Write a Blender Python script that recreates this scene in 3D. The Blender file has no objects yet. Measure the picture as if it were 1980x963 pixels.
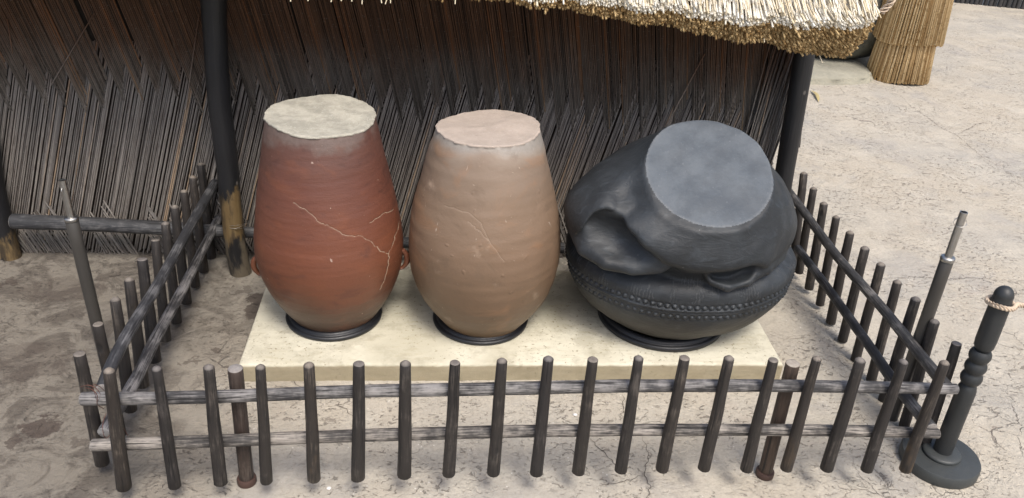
import bpy, math, random
import numpy as np
from mathutils import Vector, Matrix
random.seed(7); rng = np.random.default_rng(11)
S = bpy.context.scene; COL = S.collection
# ------------------------------------------------------------------ camera
W, H, F = 1980, 963, 1617.3
CAM = np.array([1.4919, -2.2022, 2.1511])
_p, _r, _y = np.radians([28.8335, 3.3599, 5.7449])
FW = np.array([math.sin(_y)*math.cos(_p), math.cos(_y)*math.cos(_p), -math.sin(_p)])
_r0 = np.array([math.cos(_y), -math.sin(_y), 0]); _u0 = np.cross(_r0, FW)
RT = math.cos(_r)*_r0 + math.sin(_r)*_u0; UP = -math.sin(_r)*_r0 + math.cos(_r)*_u0
cd = bpy.data.cameras.new('camera'); cam = bpy.data.objects.new('camera', cd); COL.objects.link(cam)
cd.sensor_width = 36; cd.sensor_fit = 'HORIZONTAL'; cd.lens = F/W*36; cd.clip_end = 500; cd.clip_start = .05
m = Matrix.Identity(4)
for i in range(3): m[i][0], m[i][1], m[i][2], m[i][3] = RT[i], UP[i], -FW[i], CAM[i]
cam.matrix_world = m; S.camera = cam
# ------------------------------------------------------------------ world and sun
SUN_EL, SUN_AZ = 60, 18          # azimuth: degrees from the viewing side (-y) towards +x
w = bpy.data.worlds.new('World'); S.world = w; w.use_nodes = True
nt = w.node_tree; nt.nodes.clear()
sky = nt.nodes.new('ShaderNodeTexSky'); sky.sky_type = 'NISHITA'; sky.sun_disc = False
sky.sun_elevation = math.radians(SUN_EL); sky.sun_rotation = math.radians(180-SUN_AZ); sky.dust_density = 4; sky.air_density = 1.0; sky.ozone_density = .6
bg = nt.nodes.new('ShaderNodeBackground'); bg.inputs[1].default_value = .14
wo = nt.nodes.new('ShaderNodeOutputWorld'); nt.links.new(sky.outputs[0], bg.inputs[0]); nt.links.new(bg.outputs[0], wo.inputs[0])
sl = bpy.data.lights.new('sun', 'SUN'); sl.energy = 1.9; sl.angle = math.radians(18); sl.color = (1, .96, .9)
so = bpy.data.objects.new('sun', sl); COL.objects.link(so)
a, e = math.radians(SUN_AZ), math.radians(SUN_EL)
sdir = Vector((math.sin(a)*math.cos(e), -math.cos(a)*math.cos(e), math.sin(e)))
so.rotation_euler = sdir.to_track_quat('Z', 'Y').to_euler(); so.location = sdir*20
S.view_settings.view_transform = 'Standard'; S.view_settings.look = 'None'; S.view_settings.gamma = 1
S.view_settings.exposure = .60

# ------------------------------------------------------------------ helpers
def ray(x, y): return FW + RT*(x-W/2)/F - UP*(y-H/2)/F
def uz(x, y, z): d = ray(x, y); return CAM + d*(z-CAM[2])/d[2]
def uy(x, y, Y): d = ray(x, y); return CAM + d*(Y-CAM[1])/d[1]
def ux(x, y, X): d = ray(x, y); return CAM + d*(X-CAM[0])/d[0]

class G:
    "small node-graph builder"
    def __init__(s, name):
        s.m = bpy.data.materials.new(name); s.m.use_nodes = True; s.t = s.m.node_tree; s.t.nodes.clear()
        s.out = s.t.nodes.new('ShaderNodeOutputMaterial'); s.b = s.t.nodes.new('ShaderNodeBsdfPrincipled')
        s.t.links.new(s.b.outputs[0], s.out.inputs[0])
    def put(s, sock, v):
        if isinstance(v, bpy.types.NodeSocket): s.t.links.new(v, sock)
        elif v is not None:
            if sock.type == 'RGBA' and not hasattr(v, '__len__'): v = (v, v, v, 1)
            if sock.type == 'RGBA' and len(v) == 3: v = tuple(v)+(1,)
            if sock.type == 'VECTOR' and not hasattr(v, '__len__'): v = (v, v, v)
            sock.default_value = v
    def oc(s): return s.t.nodes.new('ShaderNodeTexCoord').outputs['Object']
    def at(s, n, k='Fac'):
        a = s.t.nodes.new('ShaderNodeAttribute'); a.attribute_name = n; return a.outputs[k]
    def mp(s, v, sc=(1, 1, 1), lo=(0, 0, 0)):
        n = s.t.nodes.new('ShaderNodeMapping'); s.put(n.inputs['Vector'], v); n.inputs['Scale'].default_value = sc; n.inputs['Location'].default_value = lo; return n.outputs[0]
    def noise(s, v, sc, det=4, ro=.6, dist=0, col=False):
        n = s.t.nodes.new('ShaderNodeTexNoise'); s.put(n.inputs['Vector'], v); n.inputs['Scale'].default_value = sc
        n.inputs['Detail'].default_value = det; n.inputs['Roughness'].default_value = ro; n.inputs['Distortion'].default_value = dist
        return n.outputs['Color' if col else 'Fac']
    def vor(s, v, sc, feat='F1', out='Distance', rnd=1):
        n = s.t.nodes.new('ShaderNodeTexVoronoi'); n.feature = feat; s.put(n.inputs['Vector'], v); n.inputs['Scale'].default_value = sc; n.inputs['Randomness'].default_value = rnd
        return n.outputs[out]
    def ramp(s, f, stops, interp='LINEAR'):
        n = s.t.nodes.new('ShaderNodeValToRGB'); s.put(n.inputs[0], f); cr = n.color_ramp; cr.interpolation = interp
        while len(cr.elements) < len(stops): cr.elements.new(.5)
        for el, (p, c) in zip(cr.elements, stops):
            el.position = p; el.color = (c, c, c, 1) if not hasattr(c, '__len__') else tuple(c)+(1,)
        return n.outputs[0]
    def st(s, f, a, b):
        "smoothstep a..b -> 0..1"
        n = s.t.nodes.new('ShaderNodeMapRange'); n.interpolation_type = 'SMOOTHSTEP'; s.put(n.inputs[0], f)
        n.inputs[1].default_value = min(a, b); n.inputs[2].default_value = max(a, b)
        n.inputs[3].default_value = 0 if a < b else 1; n.inputs[4].default_value = 1 if a < b else 0
        return n.outputs[0]
    def mix(s, f, a, b, mode='MIX'):
        n = s.t.nodes.new('ShaderNodeMix'); n.data_type = 'RGBA'; n.blend_type = mode; n.clamp_factor = True
        s.put(n.inputs[0], f); s.put(n.inputs[6], a); s.put(n.inputs[7], b); return n.outputs[2]
    def ma(s, op, a, b=None, c=None):
        n = s.t.nodes.new('ShaderNodeMath'); n.operation = op
        for i, v in enumerate((a, b, c)):
            if v is not None: s.put(n.inputs[i], v)
        return n.outputs[0]
    def vm(s, op, a, b):
        n = s.t.nodes.new('ShaderNodeVectorMath'); n.operation = op; s.put(n.inputs[0], a); s.put(n.inputs[1], b); return n.outputs[0]
    def xyz(s, v):
        n = s.t.nodes.new('ShaderNodeSeparateXYZ'); s.put(n.inputs[0], v); return n.outputs
    def rnd(s): return s.t.nodes.new('ShaderNodeObjectInfo').outputs['Random']
    def bump(s, h, st=.5, d=.01, prev=None):
        n = s.t.nodes.new('ShaderNodeBump'); n.inputs['Strength'].default_value = st; n.inputs['Distance'].default_value = d
        s.put(n.inputs['Height'], h)
        if prev: s.put(n.inputs['Normal'], prev)
        return n.outputs[0]
    def done(s, col, rough=.8, nrm=None, metal=0, spec=None):
        s.put(s.b.inputs['Base Color'], col); s.put(s.b.inputs['Roughness'], rough); s.b.inputs['Metallic'].default_value = metal
        if nrm: s.put(s.b.inputs['Normal'], nrm)
        if spec is not None: s.b.inputs['Specular IOR Level'].default_value = spec
        return s.m

def empty(name, loc=(0, 0, 0)):
    o = bpy.data.objects.new(name, None); o.empty_display_size = .05; COL.objects.link(o); o.location = Vector([float(q) for q in loc]); return o
def tag(o, label=None, cat=None, group=None, kind=None):
    if label: o['label'] = label
    if cat: o['category'] = cat
    if group: o['group'] = group
    if kind: o['kind'] = kind
    return o
def mesh(name, V, Fc, mats, parent=None, smooth=True, mi=None, attrs=None, origin=None):
    "V in world coordinates; object origin = parent's root location unless given"
    V = np.asarray(V, float).reshape(-1, 3)
    org = np.zeros(3)
    p = parent
    while p is not None: org = org + np.array(p.location); p = p.parent
    loc = np.zeros(3)
    if origin is not None: loc = np.asarray(origin, float) - org
    V = V - org - loc
    me = bpy.data.meshes.new(name)
    if isinstance(Fc, np.ndarray):
        n = len(Fc); k = Fc.shape[1]
        me.vertices.add(len(V)); me.vertices.foreach_set('co', V.ravel().astype(np.float32))
        me.loops.add(n*k); me.loops.foreach_set('vertex_index', Fc.ravel().astype(np.int32))
        me.polygons.add(n); me.polygons.foreach_set('loop_start', np.arange(0, n*k, k, dtype=np.int32)); me.polygons.foreach_set('loop_total', np.full(n, k, np.int32))
        me.update(calc_edges=True); me.validate()
    else:
        me.from_pydata([tuple(v) for v in V], [], Fc); me.update()
    for mt in (mats if isinstance(mats, (list, tuple)) else [mats]): me.materials.append(mt)
    if mi is not None: me.polygons.foreach_set('material_index', np.asarray(mi, np.int32))
    if attrs:
        for k, v in attrs.items():
            v = np.asarray(v, np.float32)
            if v.ndim == 1: a = me.attributes.new(k, 'FLOAT', 'POINT'); a.data.foreach_set('value', v)
            else: a = me.attributes.new(k, 'FLOAT_VECTOR', 'POINT'); a.data.foreach_set('vector', v.ravel())
    if smooth: me.polygons.foreach_set('use_smooth', np.ones(len(me.polygons), bool))
    me.update()
    o = bpy.data.objects.new(name, me); COL.objects.link(o); o.location = Vector([float(q) for q in loc])
    if parent: o.parent = parent
    return o
def autosharp(o, deg=40):
    import bmesh
    bm = bmesh.new(); bm.from_mesh(o.data)
    for e_ in bm.edges:
        if len(e_.link_faces) == 2 and e_.calc_face_angle(0) > math.radians(deg): e_.smooth = False
    bm.to_mesh(o.data); bm.free(); return o

def frame(d):
    d = d/np.linalg.norm(d); a = np.cross(d, [0, 0, 1.]) if abs(d[2]) < .9 else np.cross(d, [1., 0, 0]); a /= np.linalg.norm(a); return a, np.cross(d, a)
def ctube(pts, rad, n=14, seg=.03, wob=0., ends='flat', ecc=0, bend=0, ragged=0):
    """tube through pts with radii; returns V,F,attrs,mi. ends: (start,end) each 'flat','tip','none'"""
    if isinstance(ends, str): ends = (ends, ends)
    pts = np.asarray(pts, float); rad = np.asarray(rad, float)
    L = np.r_[0, np.cumsum(np.linalg.norm(np.diff(pts, axis=0), axis=1))]
    k = max(3, int(L[-1]/seg)+1); t = np.linspace(0, L[-1], k)
    P = np.stack([np.interp(t, L, pts[:, i]) for i in range(3)], 1)
    if len(pts) > 2:                                     # smooth the corners
        for _ in range(6): P[1:-1] = (P[:-2]+2*P[1:-1]+P[2:])/4
    R = np.interp(t, L, rad)
    if bend:
        b1, b2 = frame(P[-1]-P[0]); f1, f2 = rng.uniform(0, 6, 2); u = t/L[-1]
        P = P + bend*(np.outer(np.sin(u*math.pi*rng.uniform(1, 2.2)+f1)-math.sin(f1), b1)+np.outer(np.sin(u*math.pi*rng.uniform(1, 2.5)+f2)-math.sin(f2), b2))*np.sin(u*math.pi)[:, None]
    rows = [(P[i], R[i], t[i], 0.) for i in range(k)]
    d0 = P[0]-P[1]; d0 /= np.linalg.norm(d0); d1 = P[-1]-P[-2]; d1 /= np.linalg.norm(d1)
    pre, post = [], []
    def cap(c, r, d, tt, kind):
        if kind == 'none': return []
        if kind == 'tip': return [(c, r*.96, tt, .6), (c+d*r*.42, r*.55, tt, .9), (c+d*r*.62, r*.12, tt, 1.)]
        if kind == 'dome': return [(c+d*r*math.sin(q), r*math.cos(q), tt, .5) for q in np.linspace(.15, 1.5, 7)]
        return [(c, r*.97, tt, .8), (c+d*r*.12, r*.84, tt, 1.), (c+d*r*.13, r*.35, tt, 1.)]
    pre = cap(P[0]+d0*.0008, R[0], d0, t[0], ends[0])[::-1]; post = cap(P[-1]+d1*.0008, R[-1], d1, t[-1], ends[1])
    allr = pre+rows+post; K = len(allr); np_ = len(pre)
    a0, b0 = frame(P[-1]-P[0]); th = np.arange(n)/n*2*math.pi
    V = np.zeros((K, n, 3)); A = np.zeros((K, n, 3)); E = np.zeros((K, n)); off = rng.uniform(0, 50, 3)
    ph = rng.uniform(0, 6.28, 6); dphase = rng.uniform(0, 6.28)
    for j, (c, r, tt, e_) in enumerate(allr):
        w_ = 1+wob*(np.sin(th*2+ph[0]+tt*3)*.5+np.sin(th*3+ph[1]-tt*7)*.35+math.sin(tt*19+ph[2])*.3+np.sin(th*5+ph[3]+tt*2)*.2+np.sin(th+ph[4])*math.sin(tt*31+ph[5])*.4) if wob else np.ones(n)
        rr = r*w_
        V[j] = c + np.outer(np.cos(th)*rr, a0)+np.outer(np.sin(th)*rr*(1-ecc), b0)
        if ragged and e_ > 0: V[j] += np.outer(rng.normal(0, ragged, n), d1 if j > np_ else d0)
        A[j] = np.stack([np.cos(th)*r+off[0], np.sin(th)*r+off[1], np.full(n, tt)+off[2]], 1); E[j] = e_
    idx = np.arange(K*n).reshape(K, n)
    Fc = np.stack([idx[:-1], np.roll(idx, -1, 1)[:-1], np.roll(idx, -1, 1)[1:], idx[1:]], -1).reshape(-1, 4).tolist()
    Fc.append(idx[0][::-1].tolist()); Fc.append(idx[-1].tolist())
    return V.reshape(-1, 3), Fc, {'pc': A.reshape(-1, 3), 'tip': E.ravel()}
def tube(name, pts, rad, mat, parent, **k):
    V, Fc, at = ctube(pts, rad, **k); o = mesh(name, V, Fc, mat, parent, attrs=at); return autosharp(o, 50)
def lathe(name, prof, c, mat, parent=None, n=64, closed=False, origin=None, deg=50, fn=None):
    prof = np.asarray(prof, float); K = len(prof); th = np.arange(n)/n*2*math.pi
    V = np.zeros((K, n, 3)); V[..., 0] = c[0]+prof[:, 0:1]*np.cos(th); V[..., 1] = c[1]+prof[:, 0:1]*np.sin(th); V[..., 2] = c[2]+prof[:, 1:2]
    if fn: V = fn(V, th)
    i = np.arange(K*n).reshape(K, n); lo, hi = (i, np.roll(i, -1, 0)) if closed else (i[:-1], i[1:])
    Fc = np.stack([lo, np.roll(lo, -1, 1), np.roll(hi, -1, 1), hi], -1).reshape(-1, 4).tolist()
    if not closed: Fc += [i[0][::-1].tolist(), i[-1].tolist()]
    o = mesh(name, V.reshape(-1, 3), Fc, mat, parent, origin=origin); return autosharp(o, deg)

def straws(name, P0, P1, R, mats, parent, n=5, hollow=False, tint=None, kind=None):
    "many thin stalks in one mesh (vectorised). P1 is the visible end."
    P0 = np.asarray(P0, float); P1 = np.asarray(P1, float); N = len(P0); R = np.broadcast_to(R, N)
    d = P1-P0; L = np.linalg.norm(d, axis=1); d = d/L[:, None]
    a = np.cross(d, [0, 0, 1.]); bad = np.linalg.norm(a, axis=1) < .2; a[bad] = np.cross(d[bad], [0, 1., 0]); a /= np.linalg.norm(a, axis=1)[:, None]; b = np.cross(d, a)
    th = np.arange(n)/n*2*math.pi
    rings = [(0, 1, 0, 0), (0, 1, 1, 0)]
    if hollow: rings += [(.0, .62, 1, .0), (-.004, .55, 1, 1)]
    else: rings += [(.0006, .5, 1, 0)]
    V = []; T = []; HH = []
    for off, rs, at, h in rings:
        c = P0+d*(L*at+off)[:, None]
        V.append(c[:, None]+(a[:, None]*np.cos(th)[None, :, None]+b[:, None]*np.sin(th)[None, :, None])*(R*rs)[:, None, None]); T.append(np.repeat((L*at)[:, None], n, 1)); HH.append(np.full((N, n), float(h)))
    K = len(rings); V = np.stack(V, 1); T = np.stack(T, 1); HH = np.stack(HH, 1)
    idx = np.arange(N*K*n).reshape(N, K, n); lo, hi = idx[:, :-1], idx[:, 1:]
    Fc = np.stack([lo, np.roll(lo, -1, 2), np.roll(hi, -1, 2), hi], -1).reshape(-1, 4)
    mid = idx[:, -1]                                    # last ring closed with quads/tri as fan of one quad strip
    if n == 5: cap = np.concatenate([np.stack([mid[:, 0], mid[:, 1], mid[:, 2], mid[:, 3]], -1)]); 
    else: cap = np.stack([mid[:, 0], mid[:, 1], mid[:, 2], mid[:, 3]], -1)
    Fc = np.concatenate([Fc, cap])
    rn = rng.random(N) if tint is None else np.asarray(tint)
    at = {'rnd': np.repeat(rn, K*n), 'along': T.ravel(), 'hol': HH.ravel()}
    o = mesh(name, V.reshape(-1, 3), Fc, mats, parent, attrs=at)
    if kind: o['kind'] = kind
    return o
def poly_dist(P, line):
    d = np.full(len(P), 9.)
    for a_, b_ in zip(line[:-1], line[1:]):
        a_ = np.asarray(a_); v = np.asarray(b_)-a_; t = np.clip(((P-a_)@v)/(v@v), 0, 1); d = np.minimum(d, np.linalg.norm(P-a_-t[:, None]*v, axis=1))
    return d

# ------------------------------------------------------------------ materials
def m_ground():
    g = G('worn_screed'); o = g.oc(); x, y, z = g.xyz(o)
    warp = g.vm('ADD', o, g.vm('MULTIPLY', g.vm('SUBTRACT', g.noise(o, 3, 5, .65, col=True), (.5, .5, .5)), (.22, .22, 0)))
    big = g.noise(o, .9, 5, .6); mid = g.noise(o, 4.5, 6, .65, .5); fine = g.noise(o, 70, 5, .7); gr = g.noise(o, 240, 3, .7)
    c = g.mix(g.st(big, .38, .66), (.445, .395, .315), (.405, .375, .32))
    c = g.mix(g.st(mid, .42, .72), c, (.50, .455, .375))
    c = g.mix(g.ma('MULTIPLY', g.st(g.noise(o, 1.7, 4, .6, .8), .52, .70), .5), c, (.315, .30, .28))
    c = g.mix(g.ma('MULTIPLY', g.st(g.noise(g.mp(o, lo=(9, 4, 0)), 2.2, 5, .65), .60, .78), .35), c, (.40, .31, .25))
    c = g.mix(g.ma('MULTIPLY', g.st(fine, .40, .72), .42), c, (.27, .24, .20))
    # pits: short dark crescents, stretched sideways
    so_ = g.mp(warp, (1, 1.9, 1)); pn = g.noise(so_, 38, 4, .62, 1.1); pm = g.noise(o, 2.6, 3, .6)
    pit = g.ma('MULTIPLY', g.st(pn, .410, .378), g.st(pm, .39, .55))
    c = g.mix(g.ma('MULTIPLY', pit, .6), c, (.11, .09, .07))
    # white grit
    sp = g.st(g.vor(o, 42), .16, .09); c = g.mix(g.ma('MULTIPLY', sp, g.ma('MULTIPLY', g.st(g.noise(o, 9), .5, .62), .55)), c, (.78, .75, .70))
    # crazing
    cr = g.st(g.vor(warp, 9, 'DISTANCE_TO_EDGE'), .022, .004); cm = g.st(g.noise(g.mp(o, lo=(2, 7, 1)), 1.6, 3, .5), .58, .68)
    crk = g.ma('MULTIPLY', cr, g.ma('MULTIPLY', cm, g.st(g.noise(o, 6), .40, .55))); c = g.mix(g.ma('MULTIPLY', crk, .6), c, (.16, .13, .11))
    # left side of the yard: grimy stains, with the shade there painted in too
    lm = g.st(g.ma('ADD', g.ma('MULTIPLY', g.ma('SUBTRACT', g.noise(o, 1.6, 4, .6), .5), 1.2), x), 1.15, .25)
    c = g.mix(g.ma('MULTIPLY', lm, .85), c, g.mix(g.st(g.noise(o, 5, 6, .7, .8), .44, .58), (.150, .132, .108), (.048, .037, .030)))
    # individual damp stains
    def blot(p, rx, ry, amt, col, rot=0):
        nonlocal c
        wp = g.vm('ADD', o, g.vm('MULTIPLY', g.vm('SUBTRACT', g.noise(o, 9, 5, .7, col=True), (.5, .5, .5)), (.24, .24, 0)))
        q = g.t.nodes.new('ShaderNodeVectorMath'); q.operation = 'LENGTH'
        g.put(q.inputs[0], g.vm('MULTIPLY', g.vm('SUBTRACT', wp, (p[0], p[1], 0)), (1/rx, 1/ry, 0)))
        c = g.mix(g.ma('MULTIPLY', g.st(q.outputs['Value'], 1.06, .86), amt), c, col)
    for (px, py, rx, ry, am) in [(75, 825, .085, .06, .85), (28, 855, .04, .02, .7), (20, 545, .05, .03, .6), (498, 588, .05, .13, .8), (470, 560, .05, .03, .5), (362, 703, .03, .018, .55), (418, 678, .028, .016, .6), (560, 810, .025, .02, .5), (30, 700, .25, .13, .4), (120, 560, .2, .12, .35), (160, 850, .04, .025, .5), (630, 810, .03, .015, .45)]:
        P = uz(px, py, 0); blot(P, rx, ry, am, (.065, .048, .038))
    h = g.ma('ADD', g.ma('MULTIPLY', g.noise(o, 14, 6, .7), 1.2), g.ma('MULTIPLY', gr, .15)); h = g.ma('SUBTRACT', h, g.ma('ADD', g.ma('MULTIPLY', pit, .5), g.ma('MULTIPLY', crk, .6)))
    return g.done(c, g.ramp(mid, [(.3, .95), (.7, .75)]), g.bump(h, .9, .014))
def m_wood(name, base, pale, amt, dark=(.012, .011, .011), yellow=None, rough=.62, tipc=(.33, .30, .27), streak=1.0):
    g = G(name); p = g.at('pc', 'Vector'); tip = g.at('tip'); r = g.rnd()
    sv = g.mp(p, (1, 1, .06)); s1 = g.noise(sv, 190, 5, .65, .3); s2 = g.noise(g.mp(p, (1, 1, .12)), 60, 4, .6); bl = g.noise(p, 9, 4, .65)
    c = g.mix(s2, tuple(v*.55 for v in base), tuple(v*1.7 for v in base))
    pm = g.ma('MULTIPLY', g.st(g.ma('ADD', g.ma('MULTIPLY', s1, .5), g.ma('MULTIPLY', bl, .55)), .62-amt*.25, .80-amt*.2), .9)
    c = g.mix(pm, c, pale)
    c = g.mix(g.ma('MULTIPLY', g.st(s1, .44, .34), .8*streak), c, dark)
    if yellow:
        ym = g.ma('MULTIPLY', g.st(g.noise(g.mp(p, (1, 1, .35), (3, 1, 7)), 7, 4, .65), .56, .66), g.st(r, .80, .98)); c = g.mix(g.ma('MULTIPLY', ym, .5), c, g.mix(s1, tuple(v*.45 for v in yellow), yellow))
    sk = g.st(g.noise(g.mp(p, (1, 1, .025), (4, 4, 4)), 60, 2, .5), .655, .675); c = g.mix(g.ma('MULTIPLY', sk, .85), c, (.006, .005, .005))
    k = g.vor(g.mp(p, (1, 1, .55)), 9); kn = g.st(k, .13, .06); c = g.mix(g.ma('MULTIPLY', kn, .85), c, dark)
    c = g.mix(g.ma('MULTIPLY', g.st(tip, .45, .9), g.ma('ADD', .35, g.ma('MULTIPLY', g.noise(p, 60, 3), .9))), c, tipc)
    c = g.mix(1, c, g.ramp(r, [(0, (.82, .82, .86)), (.5, (1.0, .97, .93)), (1, (1.2, 1.12, 1.02))]), 'MULTIPLY')
    h = g.ma('ADD', g.ma('MULTIPLY', s1, 1), g.ma('MULTIPLY', s2, .8)); h = g.ma('SUBTRACT', h, g.ma('ADD', kn, g.ma('MULTIPLY', sk, 1.5)))
    return g.done(c, g.ramp(s2, [(.3, rough+.1), (.7, rough-.08)]), g.bump(h, .7, .0035))
def m_reed(name, low, high, z0, z1, bleach=None, straw=False):
    g = G(name); o = g.oc(); x, y, z = g.xyz(o); r = g.at('rnd'); al = g.at('along')
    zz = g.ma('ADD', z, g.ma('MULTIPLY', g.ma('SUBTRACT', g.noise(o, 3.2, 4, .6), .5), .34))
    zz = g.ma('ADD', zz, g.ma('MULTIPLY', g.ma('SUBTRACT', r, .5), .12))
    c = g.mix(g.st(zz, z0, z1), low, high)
    c = g.mix(1, c, g.ramp(r, [(0, (.42, .40, .38)), (.25, (.70, .68, .66)), (.55, (1, .97, .93)), (.9, (1.35, 1.3, 1.25)), (1, (1.7, 1.35, 1.0))]), 'MULTIPLY')
    jn = g.ma('FRACT', g.ma('ADD', g.ma('MULTIPLY', al, 5.5), g.ma('MULTIPLY', r, 37)))        # stem joints
    c = g.mix(g.ma('MULTIPLY', g.st(jn, .02, .008), .35), c, tuple(v*1.5 for v in low))
    st_ = g.noise(g.vm('ADD', g.mp(o, (1, 1, .25)), g.vm('MULTIPLY', r, (7, 7, 7))), 40, 3, .6)
    c = g.mix(g.ma('MULTIPLY', g.st(st_, .45, .68), .4), c, tuple(v*.4 for v in high))
    return g.done(c, .58, None, spec=.45)
def m_straw(name, top, end, gold):
    g = G(name); r = g.at('rnd'); al = g.at('along'); hol = g.at('hol'); o = g.oc()
    c = g.mix(r, top, gold); c = g.mix(g.st(g.noise(o, 30, 3, .6), .5, .75), c, tuple(v*.8 for v in gold))
    jn = g.ma('FRACT', g.ma('ADD', g.ma('MULTIPLY', al, 7), g.ma('MULTIPLY', r, 31)))
    c = g.mix(g.ma('MULTIPLY', g.st(jn, .05, .02), .5), c, tuple(v*.4 for v in gold))
    c = g.mix(g.at('low'), c, end) if False else c
    c = g.mix(g.st(hol, .2, .7), c, (.025, .014, .005))  # shade inside the hollow stalk ends painted near-black
    return g.done(c, .75, spec=.25)
def m_plain(name, col, rough=.6, metal=0, bs=60, bstr=.3, var=.35, spec=None, bd=.004):
    g = G(name); o = g.oc(); n = g.noise(o, bs, 5, .65); n2 = g.noise(o, bs*.12, 4, .6)
    c = g.mix(g.ma('MULTIPLY', n2, 1), tuple(v*(1-var) for v in col), tuple(v*(1+var) for v in col))
    return g.done(c, g.ramp(n, [(.3, min(1, rough+.12)), (.7, max(.05, rough-.1))]), g.bump(n, bstr, bd), metal, spec)
def m_jar_red():
    g = G('red_burnished_clay'); o = g.oc(); x, y, z = g.xyz(o); w1 = g.noise(o, 4, 5, .6); al = g.noise(g.mp(o, (1, 1, 2.2)), 6, 6, .6, .4); f = g.noise(o, 60, 5, .7)
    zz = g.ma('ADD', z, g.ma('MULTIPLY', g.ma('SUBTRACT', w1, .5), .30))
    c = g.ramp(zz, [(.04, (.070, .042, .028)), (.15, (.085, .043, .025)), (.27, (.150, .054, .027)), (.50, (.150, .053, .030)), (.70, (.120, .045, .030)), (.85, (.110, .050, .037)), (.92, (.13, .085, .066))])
    c = g.mix(g.ma('MULTIPLY', g.st(al, .52, .70), .32), c, (.215, .075, .036)); c = g.mix(g.ma('MULTIPLY', g.st(al, .46, .33), .42), c, (.060, .026, .020))
    band = g.noise(g.mp(o, (.12, .12, 1)), 55, 5, .7)                                       # turning lines
    c = g.mix(g.ma('MULTIPLY', g.st(band, .54, .72), .14), c, (.21, .105, .075))
    c = g.mix(g.ma('MULTIPLY', g.st(zz, .845, .90), .75), c, g.mix(f, (.085, .060, .052), (.22, .17, .15)))
    sp = g.st(g.vor(o, 34), .085, .05); c = g.mix(g.ma('MULTIPLY', sp, g.ma('MULTIPLY', g.st(g.noise(o, 11), .55, .62), .8)), c, (.50, .38, .28))
    pe = g.ma('MULTIPLY', g.st(g.noise(g.mp(o, lo=(1, 2, 3)), 13, 4, .6, .6), .695, .72), .8); c = g.mix(pe, c, (.42, .31, .25))
    cr = g.at('crack'); c = g.mix(g.ma('MULTIPLY', g.st(cr, .3, .9), g.st(g.noise(o, 40), .25, .5)), c, (.38, .29, .21))
    h = g.ma('ADD', g.ma('MULTIPLY', band, .45), g.ma('ADD', g.ma('MULTIPLY', f, .35), g.ma('MULTIPLY', al, .7))); h = g.ma('ADD', h, g.ma('MULTIPLY', sp, -.25))
    return g.done(c, g.ramp(al, [(.3, .50), (.7, .36)]), g.bump(h, .45, .006))
def m_jar_tan():
    g = G('tan_clay'); o = g.oc(); x, y, z = g.xyz(o); al = g.noise(g.mp(o, (1, 1, 1.4)), 5, 6, .6, .6); f = g.noise(o, 55, 5, .7); w1 = g.noise(o, 3, 4, .6)
    zz = g.ma('ADD', z, g.ma('MULTIPLY', g.ma('SUBTRACT', w1, .5), .3))
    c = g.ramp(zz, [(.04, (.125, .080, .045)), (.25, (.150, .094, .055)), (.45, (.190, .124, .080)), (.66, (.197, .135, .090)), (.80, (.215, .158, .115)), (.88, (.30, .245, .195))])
    c = g.mix(g.ma('MULTIPLY', g.st(al, .53, .68), .35), c, (.29, .155, .080)); c = g.mix(g.ma('MULTIPLY', g.st(al, .45, .32), .6), c, (.14, .095, .062))
    c = g.mix(g.ma('MULTIPLY', g.st(g.noise(o, 8, 5, .6), .62, .8), .6), c, (.46, .35, .26))
    sc = g.st(g.noise(g.mp(o, (1, 1, .35), (2, 3, 1)), 26, 3, .6, 2.2), .70, .735); c = g.mix(g.ma('MULTIPLY', sc, .6), c, (.48, .40, .33))
    lump = g.st(g.vor(g.vm('ADD', o, g.vm('MULTIPLY', g.noise(o, 7, 3, .5, col=True), (.08, .08, .08))), 15), .16, .03); lm = g.ma('MULTIPLY', lump, g.st(g.noise(o, 4.3, 3), .46, .62))
    c = g.mix(g.ma('MULTIPLY', g.st(g.ma('ADD', z, g.ma('MULTIPLY', g.ma('SUBTRACT', w1, .5), .12)), .835, .875), .7), c, g.mix(f, (.19, .175, .155), (.38, .36, .33)))
    cr = g.at('crack'); c = g.mix(g.ma('MULTIPLY', g.st(cr, .3, .9), .55), c, (.36, .28, .21))
    h = g.ma('ADD', g.ma('MULTIPLY', al, 1.4), g.ma('ADD', g.ma('MULTIPLY', f, .25), g.ma('MULTIPLY', lm, .55)))
    return g.done(c, g.ramp(al, [(.3, .55), (.7, .42)]), g.bump(h, .45, .008))
def m_cap(name, a, b, sp_):
    g = G(name); o = g.oc(); n = g.noise(o, 16, 6, .7); f = g.noise(o, 120, 4, .75)
    c = g.mix(g.st(n, .35, .65), a, b); c = g.mix(g.ma('MULTIPLY', g.st(f, .56, .70), .6), c, sp_)
    c = g.mix(g.ma('MULTIPLY', g.st(g.noise(o, 45, 4, .7, 1), .66, .72), .5), c, tuple(v*.35 for v in a))
    return g.done(c, .88, g.bump(g.ma('ADD', f, g.ma('MULTIPLY', n, 1.3)), .6, .006))
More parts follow.
